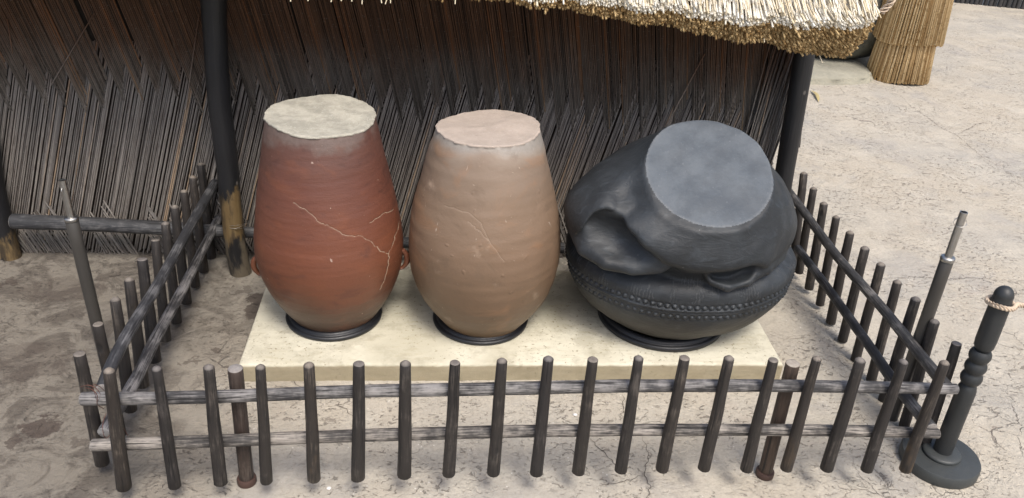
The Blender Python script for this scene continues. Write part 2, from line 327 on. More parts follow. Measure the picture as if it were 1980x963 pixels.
def m_pot():
    g = G('black_burnished_clay'); o = g.oc(); x, y, z = g.xyz(o); n = g.noise(o, 5, 6, .65, .5); f = g.noise(o, 50, 5, .7); s = g.noise(g.mp(o, (.35, 1, 1)), 26, 5, .68, 1.0)
    c = g.mix(g.st(n, .35, .68), (.015, .0172, .0195), (.031, .036, .041)); c = g.mix(g.ma('MULTIPLY', g.st(s, .54, .70), .4), c, (.056, .066, .077))
    c = g.mix(g.ma('MULTIPLY', g.st(z, .24, .12), .8), c, (.035, .030, .024))
    c = g.mix(g.ma('MULTIPLY', g.st(g.noise(o, 90, 3, .6), .70, .76), .5), c, (.19, .19, .19))
    th = g.ma('ARCTAN2', y, x); wav = g.ma('SINE', g.ma('ADD', g.ma('MULTIPLY', th, 210), g.ma('MULTIPLY', f, 14)))
    zb = g.ma('MULTIPLY', g.st(z, .315, .33), g.st(z, .44, .40)); inc = g.ma('MULTIPLY', g.ma('MULTIPLY', g.st(wav, .2, .95), zb), g.st(g.noise(g.mp(o, (1, 1, .5)), 17, 3), .50, .62))
    c = g.mix(g.ma('MULTIPLY', inc, .35), c, (.12, .125, .13))
    h = g.ma('ADD', g.ma('MULTIPLY', s, 1), g.ma('ADD', g.ma('MULTIPLY', f, .25), g.ma('MULTIPLY', inc, .6)))
    return g.done(c, g.ramp(s, [(.3, .64), (.7, .52)]), g.bump(h, .55, .007))
def m_pot_base():
    g = G('grey_clay_disc'); o = g.oc(); n = g.noise(o, 7, 6, .65); f = g.noise(o, 70, 5, .7)
    c = g.mix(g.st(n, .35, .65), (.052, .063, .076), (.082, .097, .113)); c = g.mix(g.ma('MULTIPLY', g.st(f, .60, .72), .35), c, (.20, .21, .22)); c = g.mix(g.ma('MULTIPLY', g.st(f, .40, .32), .4), c, (.06, .065, .07))
    c = g.mix(g.ma('MULTIPLY', g.at('rim'), g.st(f, .3, .6)), c, (.12, .13, .14))
    return g.done(c, .62, g.bump(g.ma('ADD', f, n), .4, .005))
def m_slab():
    g = G('cream_concrete'); o = g.oc(); x, y, z = g.xyz(o); n = g.noise(o, 3, 6, .65, .4); s = g.noise(g.mp(o, (.22, 1, 1)), 42, 5, .7, .5); f = g.noise(o, 160, 4, .7)
    c = g.mix(g.st(n, .35, .68), (.48, .45, .345), (.62, .59, .475)); c = g.mix(g.ma('MULTIPLY', g.st(s, .52, .68), .45), c, (.40, .355, .24))
    pit = g.ma('MULTIPLY', g.st(g.noise(o, 60, 3, .7), .41, .35), g.st(g.noise(o, 5, 4), .40, .56)); c = g.mix(g.ma('MULTIPLY', pit, .75), c, (.22, .18, .11))
    c = g.mix(g.ma('MULTIPLY', g.st(g.noise(g.mp(o, lo=(5, 5, 0)), 6, 5, .72), .50, .66), .5), c, (.33, .30, .22))
    side = g.st(z, .078, .068); c = g.mix(g.ma('MULTIPLY', side, .85), c, g.mix(g.noise(g.mp(o, (.4, 1, 1)), 22, 5, .7), (.17, .138, .080), (.37, .315, .21)))  # side faces: their weaker light painted in as a darker, yellower tone
    return g.done(c, .9, g.bump(g.ma('ADD', g.ma('MULTIPLY', s, 1), g.ma('ADD', g.ma('MULTIPLY', f, .4), g.ma('MULTIPLY', pit, -.6))), .5, .005))
def m_post(name, ylo, yhi):
    g = G(name); p = g.at('pc', 'Vector'); o = g.oc(); x, y, z = g.xyz(o)
    s1 = g.noise(g.mp(p, (1, 1, .07)), 90, 5, .65, .3); s2 = g.noise(g.mp(p, (1, 1, .3)), 16, 4, .65)
    c = g.mix(s2, (.006, .006, .007), (.016, .016, .018)); c = g.mix(g.ma('MULTIPLY', g.st(s1, .58, .75), .35), c, (.035, .034, .036))
    zz = g.ma('ADD', z, g.ma('MULTIPLY', g.ma('SUBTRACT', g.noise(g.mp(p, (1, 1, .35)), 18, 5, .7), .5), .42))
    ym = g.ma('MULTIPLY', g.st(zz, ylo-.03, ylo+.02), g.st(zz, yhi+.04, yhi-.02)); ym = g.ma('MULTIPLY', ym, g.ma('ADD', .25, g.ma('MULTIPLY', g.st(s2, .36, .56), .75))); c = g.mix(g.ma('MULTIPLY', ym, .9), c, g.mix(s1, (.10, .055, .018), (.25, .18, .085)))
    low = g.st(z, ylo+.02, ylo-.03); c = g.mix(g.ma('MULTIPLY', low, g.ma('MULTIPLY', g.st(s2, .42, .6), .7)), c, (.16, .13, .09))
    kn = g.st(g.vor(g.mp(p, (1, 1, .7), (.3, .1, .2)), 8), .075, .03); c = g.mix(kn, c, (.11, .10, .09))
    return g.done(c, .5, g.bump(g.ma('ADD', s1, s2), .5, .004))
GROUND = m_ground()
PICKET = m_wood('charred_picket_wood', (.019, .016, .0145), (.105, .092, .080), .34, yellow=(.20, .13, .065), tipc=(.20, .18, .16))
RAIL = m_wood('weathered_rail_wood', (.034, .033, .034), (.29, .28, .27), .72, rough=.7, tipc=(.30, .29, .27))
RAILD = m_wood('dark_rail_wood', (.026, .027, .030), (.17, .17, .172), .5, rough=.62, tipc=(.30, .28, .26))
POLE = m_wood('brown_pole_wood', (.045, .031, .024), (.12, .095, .075), .40, yellow=None, rough=.6, tipc=(.36, .335, .30), streak=.6)
BLACKW = m_plain('charcoal_painted_wood', (.022, .024, .025), .48, bs=45, bstr=.25, var=.35)
BASEW = m_plain('charcoal_painted_base', (.040, .044, .044), .5, bs=30, bstr=.5, var=.45)
TUBEP = m_plain('bronze_grey_paint', (.050, .046, .041), .42, bs=30, bstr=.1, var=.25)
STEEL = m_plain('dull_steel', (.42, .41, .39), .38, 1, bs=80, bstr=.15, var=.25)
RUBBER = m_plain('black_rubber', (.014, .015, .018), .42, bs=60, bstr=.2, var=.4)
ROPE = m_plain('cream_rope_fibre', (.55, .44, .33), .85, bs=150, bstr=.6, var=.35)
WIREM = m_plain('rusty_wire', (.14, .06, .045), .6, .3, bs=90, var=.5)
LEAFM = m_plain('dry_leaf', (.42, .34, .16), .7, bs=60, var=.3)
STONEM = m_plain('white_stone', (.75, .73, .70), .8, bs=60, var=.15)
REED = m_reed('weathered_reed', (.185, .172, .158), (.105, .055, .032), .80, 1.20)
REEDBACK = m_plain('dark_reed_backing', (.020, .014, .010), .95, bs=40, var=.4)
STRAW = m_straw('pale_straw', (.80, .77, .69), (.3, .2, .1), (.66, .55, .36))
STRAWD = m_straw('shaded_straw', (.58, .42, .21), (.3, .2, .1), (.20, .115, .04))  # browner copy of the pale straw, shade at the cut ends put into colour
SHEAFM = m_straw('golden_straw', (.74, .57, .33), (.3, .2, .1), (.36, .22, .09))
THATCHB = m_plain('dark_thatch', (.03, .018, .008), .95, bs=90, var=.5)

# ------------------------------------------------------------------ ground
gs = 60
V = [(-gs, -gs, 0), (gs, -gs, 0), (gs, gs, 0), (-gs, gs, 0)]
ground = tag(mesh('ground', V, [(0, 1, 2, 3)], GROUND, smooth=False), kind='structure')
CRK = G('crack_shadow'); CRK = CRK.done((.055, .042, .034), 1)
def crack(pix, w0=.0016, w1=.003):
    P = [uz(a_, b_, 0)[:2] for a_, b_ in pix]; Q = [P[0]]
    for a_, b_ in zip(P[:-1], P[1:]):
        L = np.linalg.norm(b_-a_); k = max(2, int(L/.012)); d = (b_-a_)/L; nn = np.array([-d[1], d[0]])
        for i in range(1, k+1): Q.append(a_+(b_-a_)*i/k+nn*rng.normal(0, .0045)*(i < k))
    V = []; Fc = []
    for i, q in enumerate(Q):
        d = Q[min(i+1, len(Q)-1)]-Q[max(i-1, 0)]; d /= (np.linalg.norm(d)+1e-9); nn = np.array([-d[1], d[0]])
        ww = rng.uniform(w0, w1)*(.25+.75*math.sin(math.pi*min(1, max(0, (i+.3)/len(Q)))))
        V += [(*(q+nn*ww/2), .0035), (*(q-nn*ww/2), .0035)]
        if i: Fc.append((2*i-2, 2*i-1, 2*i+1, 2*i))
    return V, Fc
CR = [[(1203, 762), (1206, 790), (1199, 815)], [(1243, 845), (1254, 880), (1246, 915), (1258, 940), (1250, 963), (1256, 990)],
      [(645, 775), (664, 790), (682, 806)], [(563, 735), (572, 745), (585, 750)], [(1735, 178), (1762, 208), (1790, 225), (1820, 248), (1850, 262), (1900, 305), (1960, 340)],
      [(1700, 540), (1770, 536), (1835, 541), (1880, 538), (1975, 545)], [(1140, 845), (1160, 870), (1190, 900), (1215, 925)], [(1010, 780), (1040, 800), (1060, 830), (1040, 860)],
      [(1250, 915), (1220, 930), (1160, 940)], [(1080, 860), (1120, 880), (1140, 920)], [(1850, 262), (1890, 240), (1935, 232)], [(1660, 800), (1700, 850), (1690, 900)]]
V, Fc = [], []
for c_ in CR:
    v, f_ = crack(c_); Fc += [tuple(i+len(V) for i in q) for q in f_]; V += v
tag(mesh('ground_cracks', V, Fc, CRK, smooth=False), kind='structure')

# ------------------------------------------------------------------ hut: reed wall, posts, log, thatched roof
YW = 1.62
hut = tag(empty('thatched_hut', (1.2, 2.4, 0)), 'low thatched hut with a dark woven reed wall behind the three clay jars', 'hut')
XR = 3.18
def reed_panel(name, x0, x1, org, ux_, nrm, seedz=0):
    """woven reed wall in the local frame: s along ux_, z up, d along nrm (towards viewer)"""
    P0, P1, R, T = [], [], [], []
    ux_ = np.asarray(ux_, float); nrm = np.asarray(nrm, float); org = np.asarray(org, float)
    def add(s0, z0, s1, z1, d0, d1, r, t): P0.append(org+ux_*s0+nrm*d0+np.array([0, 0, z0])); P1.append(org+ux_*s1+nrm*d1+np.array([0, 0, z1])); R.append(r); T.append(t)
    tlf = lambda q: math.tan(math.radians(np.interp(q, [-.8, 3.1], [18.5, 12.5])))     # lean of the lower reeds (top to right)
    tuf = lambda q: -math.tan(math.radians(np.interp(q, [-.8, 1.2, 3.1], [15, 12, 7])))   # and of the upper ones (top to left)
    per = .084; s = x0-1.0; zt = 1.75
    ztip = lambda q: .985-.035*(q+.5)+.03*math.sin(q*5.1)+.02*math.sin(q*13)
    # bundles of upper reeds, longest at their left edge
    k = 0
    while s < x1+1.0:
        w_ = per*rng.uniform(.86, 1.14); nr = int(round(w_/.0080)); zt_ = ztip(s)+rng.normal(0, .018); amp = rng.uniform(.18, .25)
        bt = rng.normal(0, .07)
        for i in range(nr):
            f_ = (i+.5)/nr; sx = s+w_*f_; ze = zt_-amp*(1-f_)**1.0+rng.normal(0, .006); dl = tuf(sx)+rng.normal(0, .003)
            a0 = sx+(ze-zt_)*dl
            a1 = sx+(zt-zt_)*dl
            if min(a0, a1) < x0-.35 or max(a0, a1) > x1+.12: continue
            if a1 > x1+.02: continue
            add(a1, zt, a0, ze, .010+rng.uniform(0, .006), .004+rng.uniform(0, .005), rng.uniform(.0031, .0040), np.clip(.5+bt+rng.normal(0, .27), 0, 1))
        s += w_; k += 1
    # lower reeds, tucked under the upper ones, their leading reeds proud
    s = x0-1.2
    while s < x1+.9:
        w_ = per*rng.uniform(.9, 1.1); nr = int(round(w_/.0080)); bt = rng.normal(0, .05)
        zt_ = 0
        for i in range(nr):
            f_ = (i+.5)/nr; sx = s+w_*f_; dl = tlf(sx)+rng.normal(0, .003); z1 = 1.06+rng.normal(0, .02)
            a0 = sx; a1 = sx+z1*dl
            if a1 < x0-.2 or a0 > x1+.0: continue
            if a1 > x1: z1 = max(.1, (x1-a0)/dl); a1 = a0+z1*dl
            if z1 < .12: continue
            add(a0, rng.uniform(-.01, .03), a1, z1, .012+rng.uniform(0, .005), -.002+rng.uniform(0, .003) if i > 2 else 0.003, rng.uniform(.0031, .0040), np.clip(.5+bt+rng.normal(0, .27), 0, 1))
        s += w_
    # short lowest reeds leaning left, showing in gaps along the bottom
    s = x0-.2
    while s < x1-.05:
        w_ = per*rng.uniform(.8, 1.3)
        if rng.random() < .75:
            nr = int(w_/.008); zt_ = rng.uniform(.16, .36)
            for i in range(nr):
                f_ = (i+.5)/nr; sx = s+w_*f_; z1 = zt_*(.35+.65*f_); dl = -.42+rng.normal(0, .03)
                add(sx, rng.uniform(-.01, .02), sx+z1*dl, z1, .024, .016, rng.uniform(.003, .0042), np.clip(.4+rng.normal(0, .2), 0, 1))
        s += w_
    # a few stray stalks
    for _ in range(int((x1-x0)*2)):
        sx = rng.uniform(x0, x1-.1); z1 = rng.uniform(.3, 1.3); L = rng.uniform(.1, .5); dl = rng.normal(0, .3)
        add(sx, z1-L, sx+L*dl, z1, .020, .018, .0028, rng.uniform(.5, 1))
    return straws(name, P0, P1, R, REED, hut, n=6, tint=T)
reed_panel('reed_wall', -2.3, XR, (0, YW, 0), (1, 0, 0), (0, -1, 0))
def box(name, lo, hi, mat, parent, bev=0):
    lo = np.array(lo, float); hi = np.array(hi, float)
    V = [(lo[0] if i & 1 == 0 else hi[0], lo[1] if i & 2 == 0 else hi[1], lo[2] if i & 4 == 0 else hi[2]) for i in range(8)]
    Fc = [(0, 2, 3, 1), (4, 5, 7, 6), (0, 1, 5, 4), (2, 6, 7, 3), (0, 4, 6, 2), (1, 3, 7, 5)]
    o = mesh(name, V, Fc, mat, parent, smooth=False)
    if bev: b_ = o.modifiers.new('b', 'BEVEL'); b_.width = bev; b_.segments = 3
    return o
box('wall_core', (-2.3, YW+.012, 0), (XR-.01, YW+.05, 1.6), REEDBACK, hut)
# loose tied stalks at the wall's right end
P0, P1, R = [], [], []
for i in range(70):
    x = XR-.16+.14*rng.random(); x1 = x+rng.uniform(.0, .08); P0.append((x-.05, YW-.02-.05*rng.random(), rng.uniform(0, .3))); P1.append((min(x1, XR+.05), YW-.03-.04*rng.random(), rng.uniform(1.0, 1.4))); R.append(rng.uniform(.0025, .004))
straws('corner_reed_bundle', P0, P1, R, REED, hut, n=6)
# side wall of the hut, running back from the right corner
P0, P1, R = [], [], []
for i in range(230):
    y = YW+.02+i*.0085; P0.append((XR+rng.uniform(0, .008), y, 0)); P1.append((XR+rng.uniform(0, .008), y+rng.normal(0, .02), 1.55)); R.append(.0045)
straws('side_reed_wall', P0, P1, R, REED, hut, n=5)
# posts
def post(pts, rad, mat, name='post'): return tube(name, pts, rad, mat, hut, n=24, seg=.03, wob=.035, ends='flat')
b0 = uz(460, 533, 0); yb = b0[1]
POSTM = m_post('charred_post_wood', .20, .42); POSTM2 = m_post('charred_post_wood_dark', -.2, -.15); POSTM3 = m_post('charred_post_wood_base', .0, .11)
pl = [np.array([.530, 1.42, -.02])]+[uy(a_, b_, 1.42) for a_, b_ in [(457, 490), (448, 410), (438, 300), (424, 200), (417, 100), (413, 0), (409, -90)]]
lp = post(pl, [.050, .050, .048, .050, .051, .050, .053, .053], POSTM)
pr = [uy(a_, b_, 1.47) for a_, b_ in [(1492, 500), (1509, 380), (1523, 300), (1540, 200), (1556, 100), (1562, 50)]]
pr = [np.array([pr[0][0], 1.47, -.01])]+pr
post(pr, [.047]*7, POSTM2)
pf = [uz(20, 497, 0), uy(-10, 380, 1.56), uy(-45, 150, 1.56), uy(-80, -60, 1.56)]; pf[0][1] = 1.56
post(pf, [.05]*4, POSTM3)
# log along the foot of the wall
tube('base_log', [uy(a_, b_, 1.50) for a_, b_ in [(24, 428), (170, 433), (315, 441), (480, 449), (785, 470), (1090, 480)]], [.036, .034, .034, .028, .028, .028], RAILD, hut, n=18, seg=.05, wob=.04)
# twist of wire round the middle post
P = []
for k in range(90):
    t_ = k/89; an = t_*2*math.pi*3; P.append((.531+.054*math.cos(an), 1.42+.054*math.sin(an), .27+.012*math.sin(an*.7)+.006*t_))
V, Fc, at = ctube(P, [.0012]*90, n=5, seg=.01); mesh('tie_wire', V, Fc, STEEL, hut, attrs=at)
# roof
YE = 1.05
el = [uy(a_, b_, YE) for a_, b_ in [(-600, -30), (0, -36), (400, -30), (560, -20), (700, -14), (870, -4), (1000, 6), (1100, 22), (1200, 37), (1300, 55), (1400, 74), (1500, 92), (1580, 106), (1640, 110), (1672, 84), (1684, 60)]]
ex = np.array([q[0] for q in el]); ez = np.array([q[2] for q in el])
Tx = np.interp(ex, ex, [.09, .09, .08, .07, .07, .07, .07, .085, .10, .11, .125, .15, .19, .20, .14, .08])
PITCH = math.radians(33); dU = np.array([0, math.cos(PITCH), math.sin(PITCH)]); nU = np.array([0, -math.sin(PITCH), math.cos(PITCH)])
P0, P1, R, T = [], [], [], []; P0b, P1b, Rb, Tb = [], [], [], []
sp = .0082
x = ex[0]+.9
while x < ex[-1]+.012:
    dense = x > 1.25
    T_ = float(np.interp(x, ex, Tx)); z_ = float(np.interp(x, ex, ez)); q = 0; layers = int(T_/sp)
    for k in range(layers):
        if not dense and k < layers-3 and k > 2: continue
        top = k >= layers-5
        xx = x+rng.normal(0, sp*.4); q = (k+rng.normal(0, .35))*sp
        back = (k/layers)**1.6*.02+rng.normal(0, .0045)+.016*math.sin(x*23)*math.sin(x*7+1)-(.03*rng.random() if rng.random() < .03 else 0)
        pe = np.array([xx, YE, z_])+nU*q+dU*back
        u = (x-2.3)/1.0; fan = .10*max(0, u)+(.30*max(0, x-2.95)/.25 if x > 2.95 else 0)*(-1 if False else 1)
        swirl = .16*math.sin(x*9.0)*(x > 2.4)
        d = dU+np.array([-(fan+swirl)+rng.normal(0, .035 if top else .05), rng.normal(0, .02), rng.normal(0, .02)]); d /= np.linalg.norm(d)
        L = rng.uniform(.42, .6) if top else rng.uniform(.08, .14)
        tgt = (P0, P1, R, T) if top else (P0b, P1b, Rb, Tb)
        tgt[0].append(pe+d*L); tgt[1].append(pe); tgt[2].append(rng.uniform(.0032, .0048)); tgt[3].append(rng.random()**3.5 if top else rng.random())
    x += sp
# loose top stalks
for _ in range(420):
    x = rng.uniform(1.2, ex[-1]-.01); T_ = float(np.interp(x, ex, Tx)); z_ = float(np.interp(x, ex, ez)); pe = np.array([x, YE, z_])+nU*(T_+rng.uniform(.0, .012))+dU*rng.uniform(0, .10)
    d = dU+np.array([rng.normal(0, .09), 0, rng.normal(.01, .01)]); d /= np.linalg.norm(d); P0.append(pe+d*rng.uniform(.3, .5)); P1.append(pe); R.append(.0026); T.append(rng.random())
# hanging stray tips
for px, py in [(1418, 80), (1345, 52), (1478, 82), (1590, 122), (562, 3), (595, 2), (640, 4), (660, 2), (680, 3), (700, 8), (738, 6), (745, 8), (755, 6), (880, 8), (1050, 18), (1436, 70)]:
    pe = uy(px, py, YE-.01); d = dU+np.array([rng.normal(0, .3), 0, .3]); d /= np.linalg.norm(d); P0.append(pe+d*.25); P1.append(pe); R.append(.0024); T.append(.7)
roof = straws('roof', P0, P1, R, STRAW, hut, n=5, tint=T)
cut = straws('thatch_ends', P0b, P1b, Rb, STRAWD, roof, n=5, hollow=True, tint=Tb)
# thatch mass under the stalks up to the ridge and down the far side
V, Fc = [], []; xs = np.linspace(ex[0], ex[-1]-.035, 40)
for xq in xs:
    T_ = float(np.interp(xq, ex, Tx)); z_ = float(np.interp(xq, ex, ez)); e0 = np.array([xq, YE, z_])
    a_ = e0+dU*.05+nU*.004; b_ = e0+dU*.05+nU*(T_-.022); r1 = e0+dU*1.55+nU*T_; r0 = e0+dU*1.55
    V += [a_, b_, r1, r1+np.array([0, 1.3, -.85]), r0+np.array([0, 1.3, -.85]), r0]
for i in range(len(xs)-1):
    for k in range(6): Fc.append((i*6+k, i*6+(k+1) % 6, (i+1)*6+(k+1) % 6, (i+1)*6+k))
Fc += [tuple(range(6)), tuple(range((len(xs)-1)*6, len(xs)*6))[::-1]]
mesh('thatch_core', V, Fc, THATCHB, roof, smooth=False)
P0, P1, R, T = [], [], [], []                           # upper courses of straw
for row in range(4):
    for x in np.arange(ex[0]+.3, ex[-1]-.02, .012):
        T_ = float(np.interp(x, ex, Tx)); z_ = float(np.interp(x, ex, ez)); pe = np.array([x+rng.normal(0, .004), YE, z_])+nU*(T_+rng.uniform(.0, .012))+dU*(.32+row*.33+rng.normal(0, .02))
        d = dU+np.array([rng.normal(0, .08), 0, 0]); d /= np.linalg.norm(d); P0.append(pe+d*.38-nU*.01); P1.append(pe+nU*.012); R.append(.004); T.append(rng.random())
straws('upper_thatch', P0, P1, R, STRAW, roof, n=5, tint=T)

# ------------------------------------------------------------------ concrete plinth
SL = (.700, .560, 2.950, 1.326); SZ = .083
pl_ = empty('x')
bpy.data.objects.remove(pl_)
def slab():
    nx, ny = 150, 50; xs = np.linspace(SL[0], SL[2], nx); ys = np.linspace(SL[1], SL[3], ny); V = []; Fc = []
    # rounded box as stacked loops around a grid top
    def loop(ins, z):
        out = []
        for x in xs: out.append((x, SL[1]+ins, z))
        for y in ys[1:]: out.append((SL[2]-ins, y, z))
        for x in xs[::-1][1:]: out.append((x, SL[3]-ins, z))
        for y in ys[::-1][1:-1]: out.append((SL[0]+ins, y, z))
        out = np.array(out); out[:, 0] = np.clip(out[:, 0], SL[0]+ins, SL[2]-ins); out[:, 1] = np.clip(out[:, 1], SL[1]+ins, SL[3]-ins); return out
    rows = [loop(0, -.01), loop(0, .02), loop(0, .045), loop(0, .068), loop(.0015, .076), loop(.005, .081), loop(.011, SZ)]
    for j, r in enumerate(rows):
        n = len(r); w_ = np.array([math.sin(v[0]*9+v[1]*7)*.0015+math.sin(v[0]*31+j)*.0008+rng.normal(0, .0009)+.006*max(0, math.sin(v[0]*17+1)*math.sin(v[0]*41+2)*math.sin(v[0]*73)-.45)*(j > 2) for v in r]); c_ = np.array([(SL[0]+SL[2])/2, (SL[1]+SL[3])/2])
        r[:, 1] += np.where(r[:, 1] < SL[1]+.02, w_, 0); r[:, 0] += np.where(r[:, 0] > SL[2]-.02, w_, 0)
        if j > 3: r[:, 2] += w_*.6
        V += r.tolist()
    n = len(rows[0])
    for j in range(len(rows)-1):
        for i in range(n): Fc.append((j*n+i, j*n+(i+1) % n, (j+1)*n+(i+1) % n, (j+1)*n+i))
    Fc.append(tuple(range((len(rows)-1)*n, len(rows)*n)))
    return mesh('concrete_plinth', V, Fc, m_slab(), None, smooth=True, origin=((SL[0]+SL[2])/2, (SL[1]+SL[3])/2, 0))
ps = autosharp(slab(), 60)
tag(ps, 'long low cream concrete plinth that the three jars stand on', 'plinth')

# ------------------------------------------------------------------ stand rings
def ring(c, r, label, k=1.0):
    pf = [(r-.075, 0), (r-.012, 0), (r-.002, .004), (r, .010), (r-.002, .016), (r-.009, .020), (r-.014, .0205), (r-.016, .024), (r-.019, .0305), (r-.028, .034), (r-.038, .0335), (r-.046, .030), (r-.055, .024), (r-.075, .018)]
    def wv(V, th): V[..., 2] += np.maximum(0, .003*np.sin(th*2+c[0]*9))*(V[..., 2] > SZ+.008); return V
    o = lathe('stand_ring', [(a_, b_*k) for a_, b_ in pf], (c[0], c[1], SZ+.001), RUBBER, None, n=110, closed=True, origin=(c[0], c[1], SZ+.001), deg=70, fn=wv)
    return tag(o, label, 'ring', 'black rings under the jars')
J1, J2 = (1.042, .925), (1.687, .885)
ring((1.040, .918), .208, 'black rubber ring under the red jar with handles')
ring((1.681, .892), .211, 'black rubber ring under the plain tan jar')
ring((2.500, .920), .288, 'widest black ring, under the collapsed black pot', 1.25)

# ------------------------------------------------------------------ tall jars
def spline(zk, rk, z):
    zk = np.asarray(zk); rk = np.asarray(rk); n = len(zk); h = np.diff(zk); A = np.eye(n); b = np.zeros(n)
    for i in range(1, n-1):
        A[i, i-1] = h[i-1]; A[i, i] = 2*(h[i-1]+h[i]); A[i, i+1] = h[i]; b[i] = 3*((rk[i+1]-rk[i])/h[i]-(rk[i]-rk[i-1])/h[i-1])
    c = np.linalg.solve(A, b); i = np.clip(np.searchsorted(zk, z)-1, 0, n-2); d = z-zk[i]
    return rk[i]+((rk[i+1]-rk[i])/h[i]-h[i]*(2*c[i]+c[i+1])/3)*d+c[i]*d*d+(c[i+1]-c[i])/(3*h[i])*d**3
def ndisp(P, sc, seed):
    "cheap smooth 3D noise from sines"
    r = np.random.default_rng(seed); o = np.zeros(len(P))
    for k in range(14):
        v = r.normal(0, 1, 3)*sc; o += np.sin(P@v+r.uniform(0, 6))*r.uniform(.4, 1)
    return o/14
def pot_crack(root, P, lines, yc, wid):
    d = np.full(len(P), 9.)
    ok = P[:, 1] < yc
    # line pixels -> rays; distance measured across the surface in the plane facing the viewer
    for ln in lines:
        pts = []
        for (a_, b_) in ln: pts.append(uy(a_, b_, yc-.27))
        pts = np.array(pts); sub = [pts[0]]
        for a_, b_ in zip(pts[:-1], pts[1:]):
            k = 6
            for i in range(1, k+1): sub.append(a_+(b_-a_)*i/k+rng.normal(0, .0016, 3)*(i < k))
        sub = np.array(sub)[:, [0, 2]]
        d = np.minimum(d, poly_dist(P[:, [0, 2]], sub))
    return np.where(ok, np.clip(1-d/wid, 0, 1), 0)
def surf_line(ln, cx, cy, rf, z0, z1):
    "pixels -> (x,z) on the jar surface by marching the ray"
    out = []
    for (a_, b_) in ln:
        d = ray(a_, b_); t = 2.2
        while t < 4.2:
            q = CAM+d*t
            if z0 < q[2] < z1 and math.hypot(q[0]-cx, q[1]-cy) < rf(q[2]): break
            t += .002
        out.append(q)
    return np.array(out)
def jar(name, c, tx, ty, zk, rk, zb, zt, capmat, bodymat, root, lines, seed, capfn, nz=330, nt_=620, cw=.0021, amp=.004):
    z = np.linspace(zb, zt, nz); r = spline(zk, rk, np.clip(z, zk[0], zk[-1])); t = (z-zb)/(zt-zb)
    r = np.where(t < .012, r-.02*(1-t/.012), r)
    th = np.arange(nt_)/nt_*2*math.pi; cx = c[0]+tx*t; cy = c[1]+ty*t
    V = np.zeros((nz, nt_, 3)); V[..., 0] = cx[:, None]+r[:, None]*np.cos(th); V[..., 1] = cy[:, None]+r[:, None]*np.sin(th); V[..., 2] = z[:, None]
    P = V.reshape(-1, 3); n = ndisp(P, 5, seed)*amp*2+ndisp(P, 14, seed+1)*amp+ndisp(P, 38, seed+2)*amp*.4+ndisp(P*[.1, .1, 1], 90, seed+3)*amp*.35
    rad = np.stack([np.cos(th), np.sin(th), 0*th], 1); P = P+(np.tile(rad, (nz, 1))*n[:, None])
    tz = capfn(th); k = np.clip((t-.86)/.14, 0, 1)[:, None]; P[:, 2] += (k*tz[None, :]).ravel()
    edge = np.clip((t-.992)/.008, 0, 1)[:, None]; P += (np.tile(rad, (nz, 1))*((edge*(.002+.0016*np.sin(th*7+1)*np.sin(th*3)+.0014*np.sin(th*19)+.001*np.sin(th*41)))).ravel()[:, None])
    rf = lambda zz: float(spline(zk, rk, np.array([min(max(zz, zk[0]), zk[-1])]))[0])
    ck = np.zeros(len(P))
    for ln in lines:
        s3 = surf_line(ln, c[0]+tx*.5, c[1]+ty*.5, rf, zb, zt); sub = [s3[0]]
        for a_, b_ in zip(s3[:-1], s3[1:]):
            kk = 5
            for i in range(1, kk+1): sub.append(a_+(b_-a_)*i/kk+rng.normal(0, .0018, 3)*(i < kk))
        near = np.nonzero((P[:, 1] < c[1]+.1))[0]; dd = poly_dist(P[near][:, [0, 2]], np.array(sub)[:, [0, 2]]); ck[near] = np.maximum(ck[near], np.clip(1.2-dd/cw, 0, 1))
    P = P-(np.tile(rad, (nz, 1))*(ck*.0015)[:, None])
    i = np.arange(nz*nt_).reshape(nz, nt_)
    Fc = np.stack([i[:-1], np.roll(i, -1, 1)[:-1], np.roll(i, -1, 1)[1:], i[1:]], -1).reshape(-1, 4)
    body = mesh('body', P, Fc, bodymat, root, attrs={'crack': ck})
    # flat base disc on top (the jar stands upside down)
    top = P.reshape(nz, nt_, 3)[-1]; cen = top.mean(0); rows = []
    for q, dz in ((1.002, -.002), (1.005, .001), (1.0, .004), (.98, .0055), (.95, .0055), (.9, .005), (.8, .004), (.65, .004), (.5, .004), (.35, .004), (.2, .004), (.05, .004)):
        rr = cen+(top-cen)*q; rr[:, 2] = top[:, 2]*min(1, q)**.5+cen[2]*(1-min(1, q)**.5)+dz; rr[:, 2] += ndisp(rr, 25, seed+5)*.004+(ndisp(rr, 90, seed+6)*.0025); rows.append(rr)
    K = len(rows); Vc = np.array(rows).reshape(-1, 3); ii = np.arange(K*nt_).reshape(K, nt_)
    Fq = np.stack([ii[:-1], np.roll(ii, -1, 1)[:-1], np.roll(ii, -1, 1)[1:], ii[1:]], -1).reshape(-1, 4).tolist(); Fq.append(ii[-1].tolist())
    mesh('base_disc', Vc, Fq, capmat, root)
    return body
r1 = tag(empty('clay_jar', (J1[0], J1[1], SZ)), 'tall red-brown clay jar with cracked side, two lug handles and cream flat end', 'jar', 'upturned clay vessels on the plinth')
zk1 = [.11, .2213, .3325, .4437, .555, .6663, .7775, .8888, 1.0]; rk1 = [.181, .2503, .2925, .307, .2956, .2771, .2542, .2315, .2095]
RED = m_jar_red()
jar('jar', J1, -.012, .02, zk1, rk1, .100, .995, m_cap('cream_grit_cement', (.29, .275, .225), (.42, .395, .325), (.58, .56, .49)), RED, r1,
    [[(567, 392), (590, 405), (620, 432), (640, 440), (668, 455), (700, 457), (722, 472), (735, 485), (752, 489)], [(772, 430), (764, 460), (757, 480), (752, 489), (752, 510), (745, 535), (735, 558)], [(715, 432), (740, 415), (760, 408)]],
    3, lambda th: .010*np.sin(th-.3)+.004*np.sin(2*th)+.003*np.sin(5*th+1))
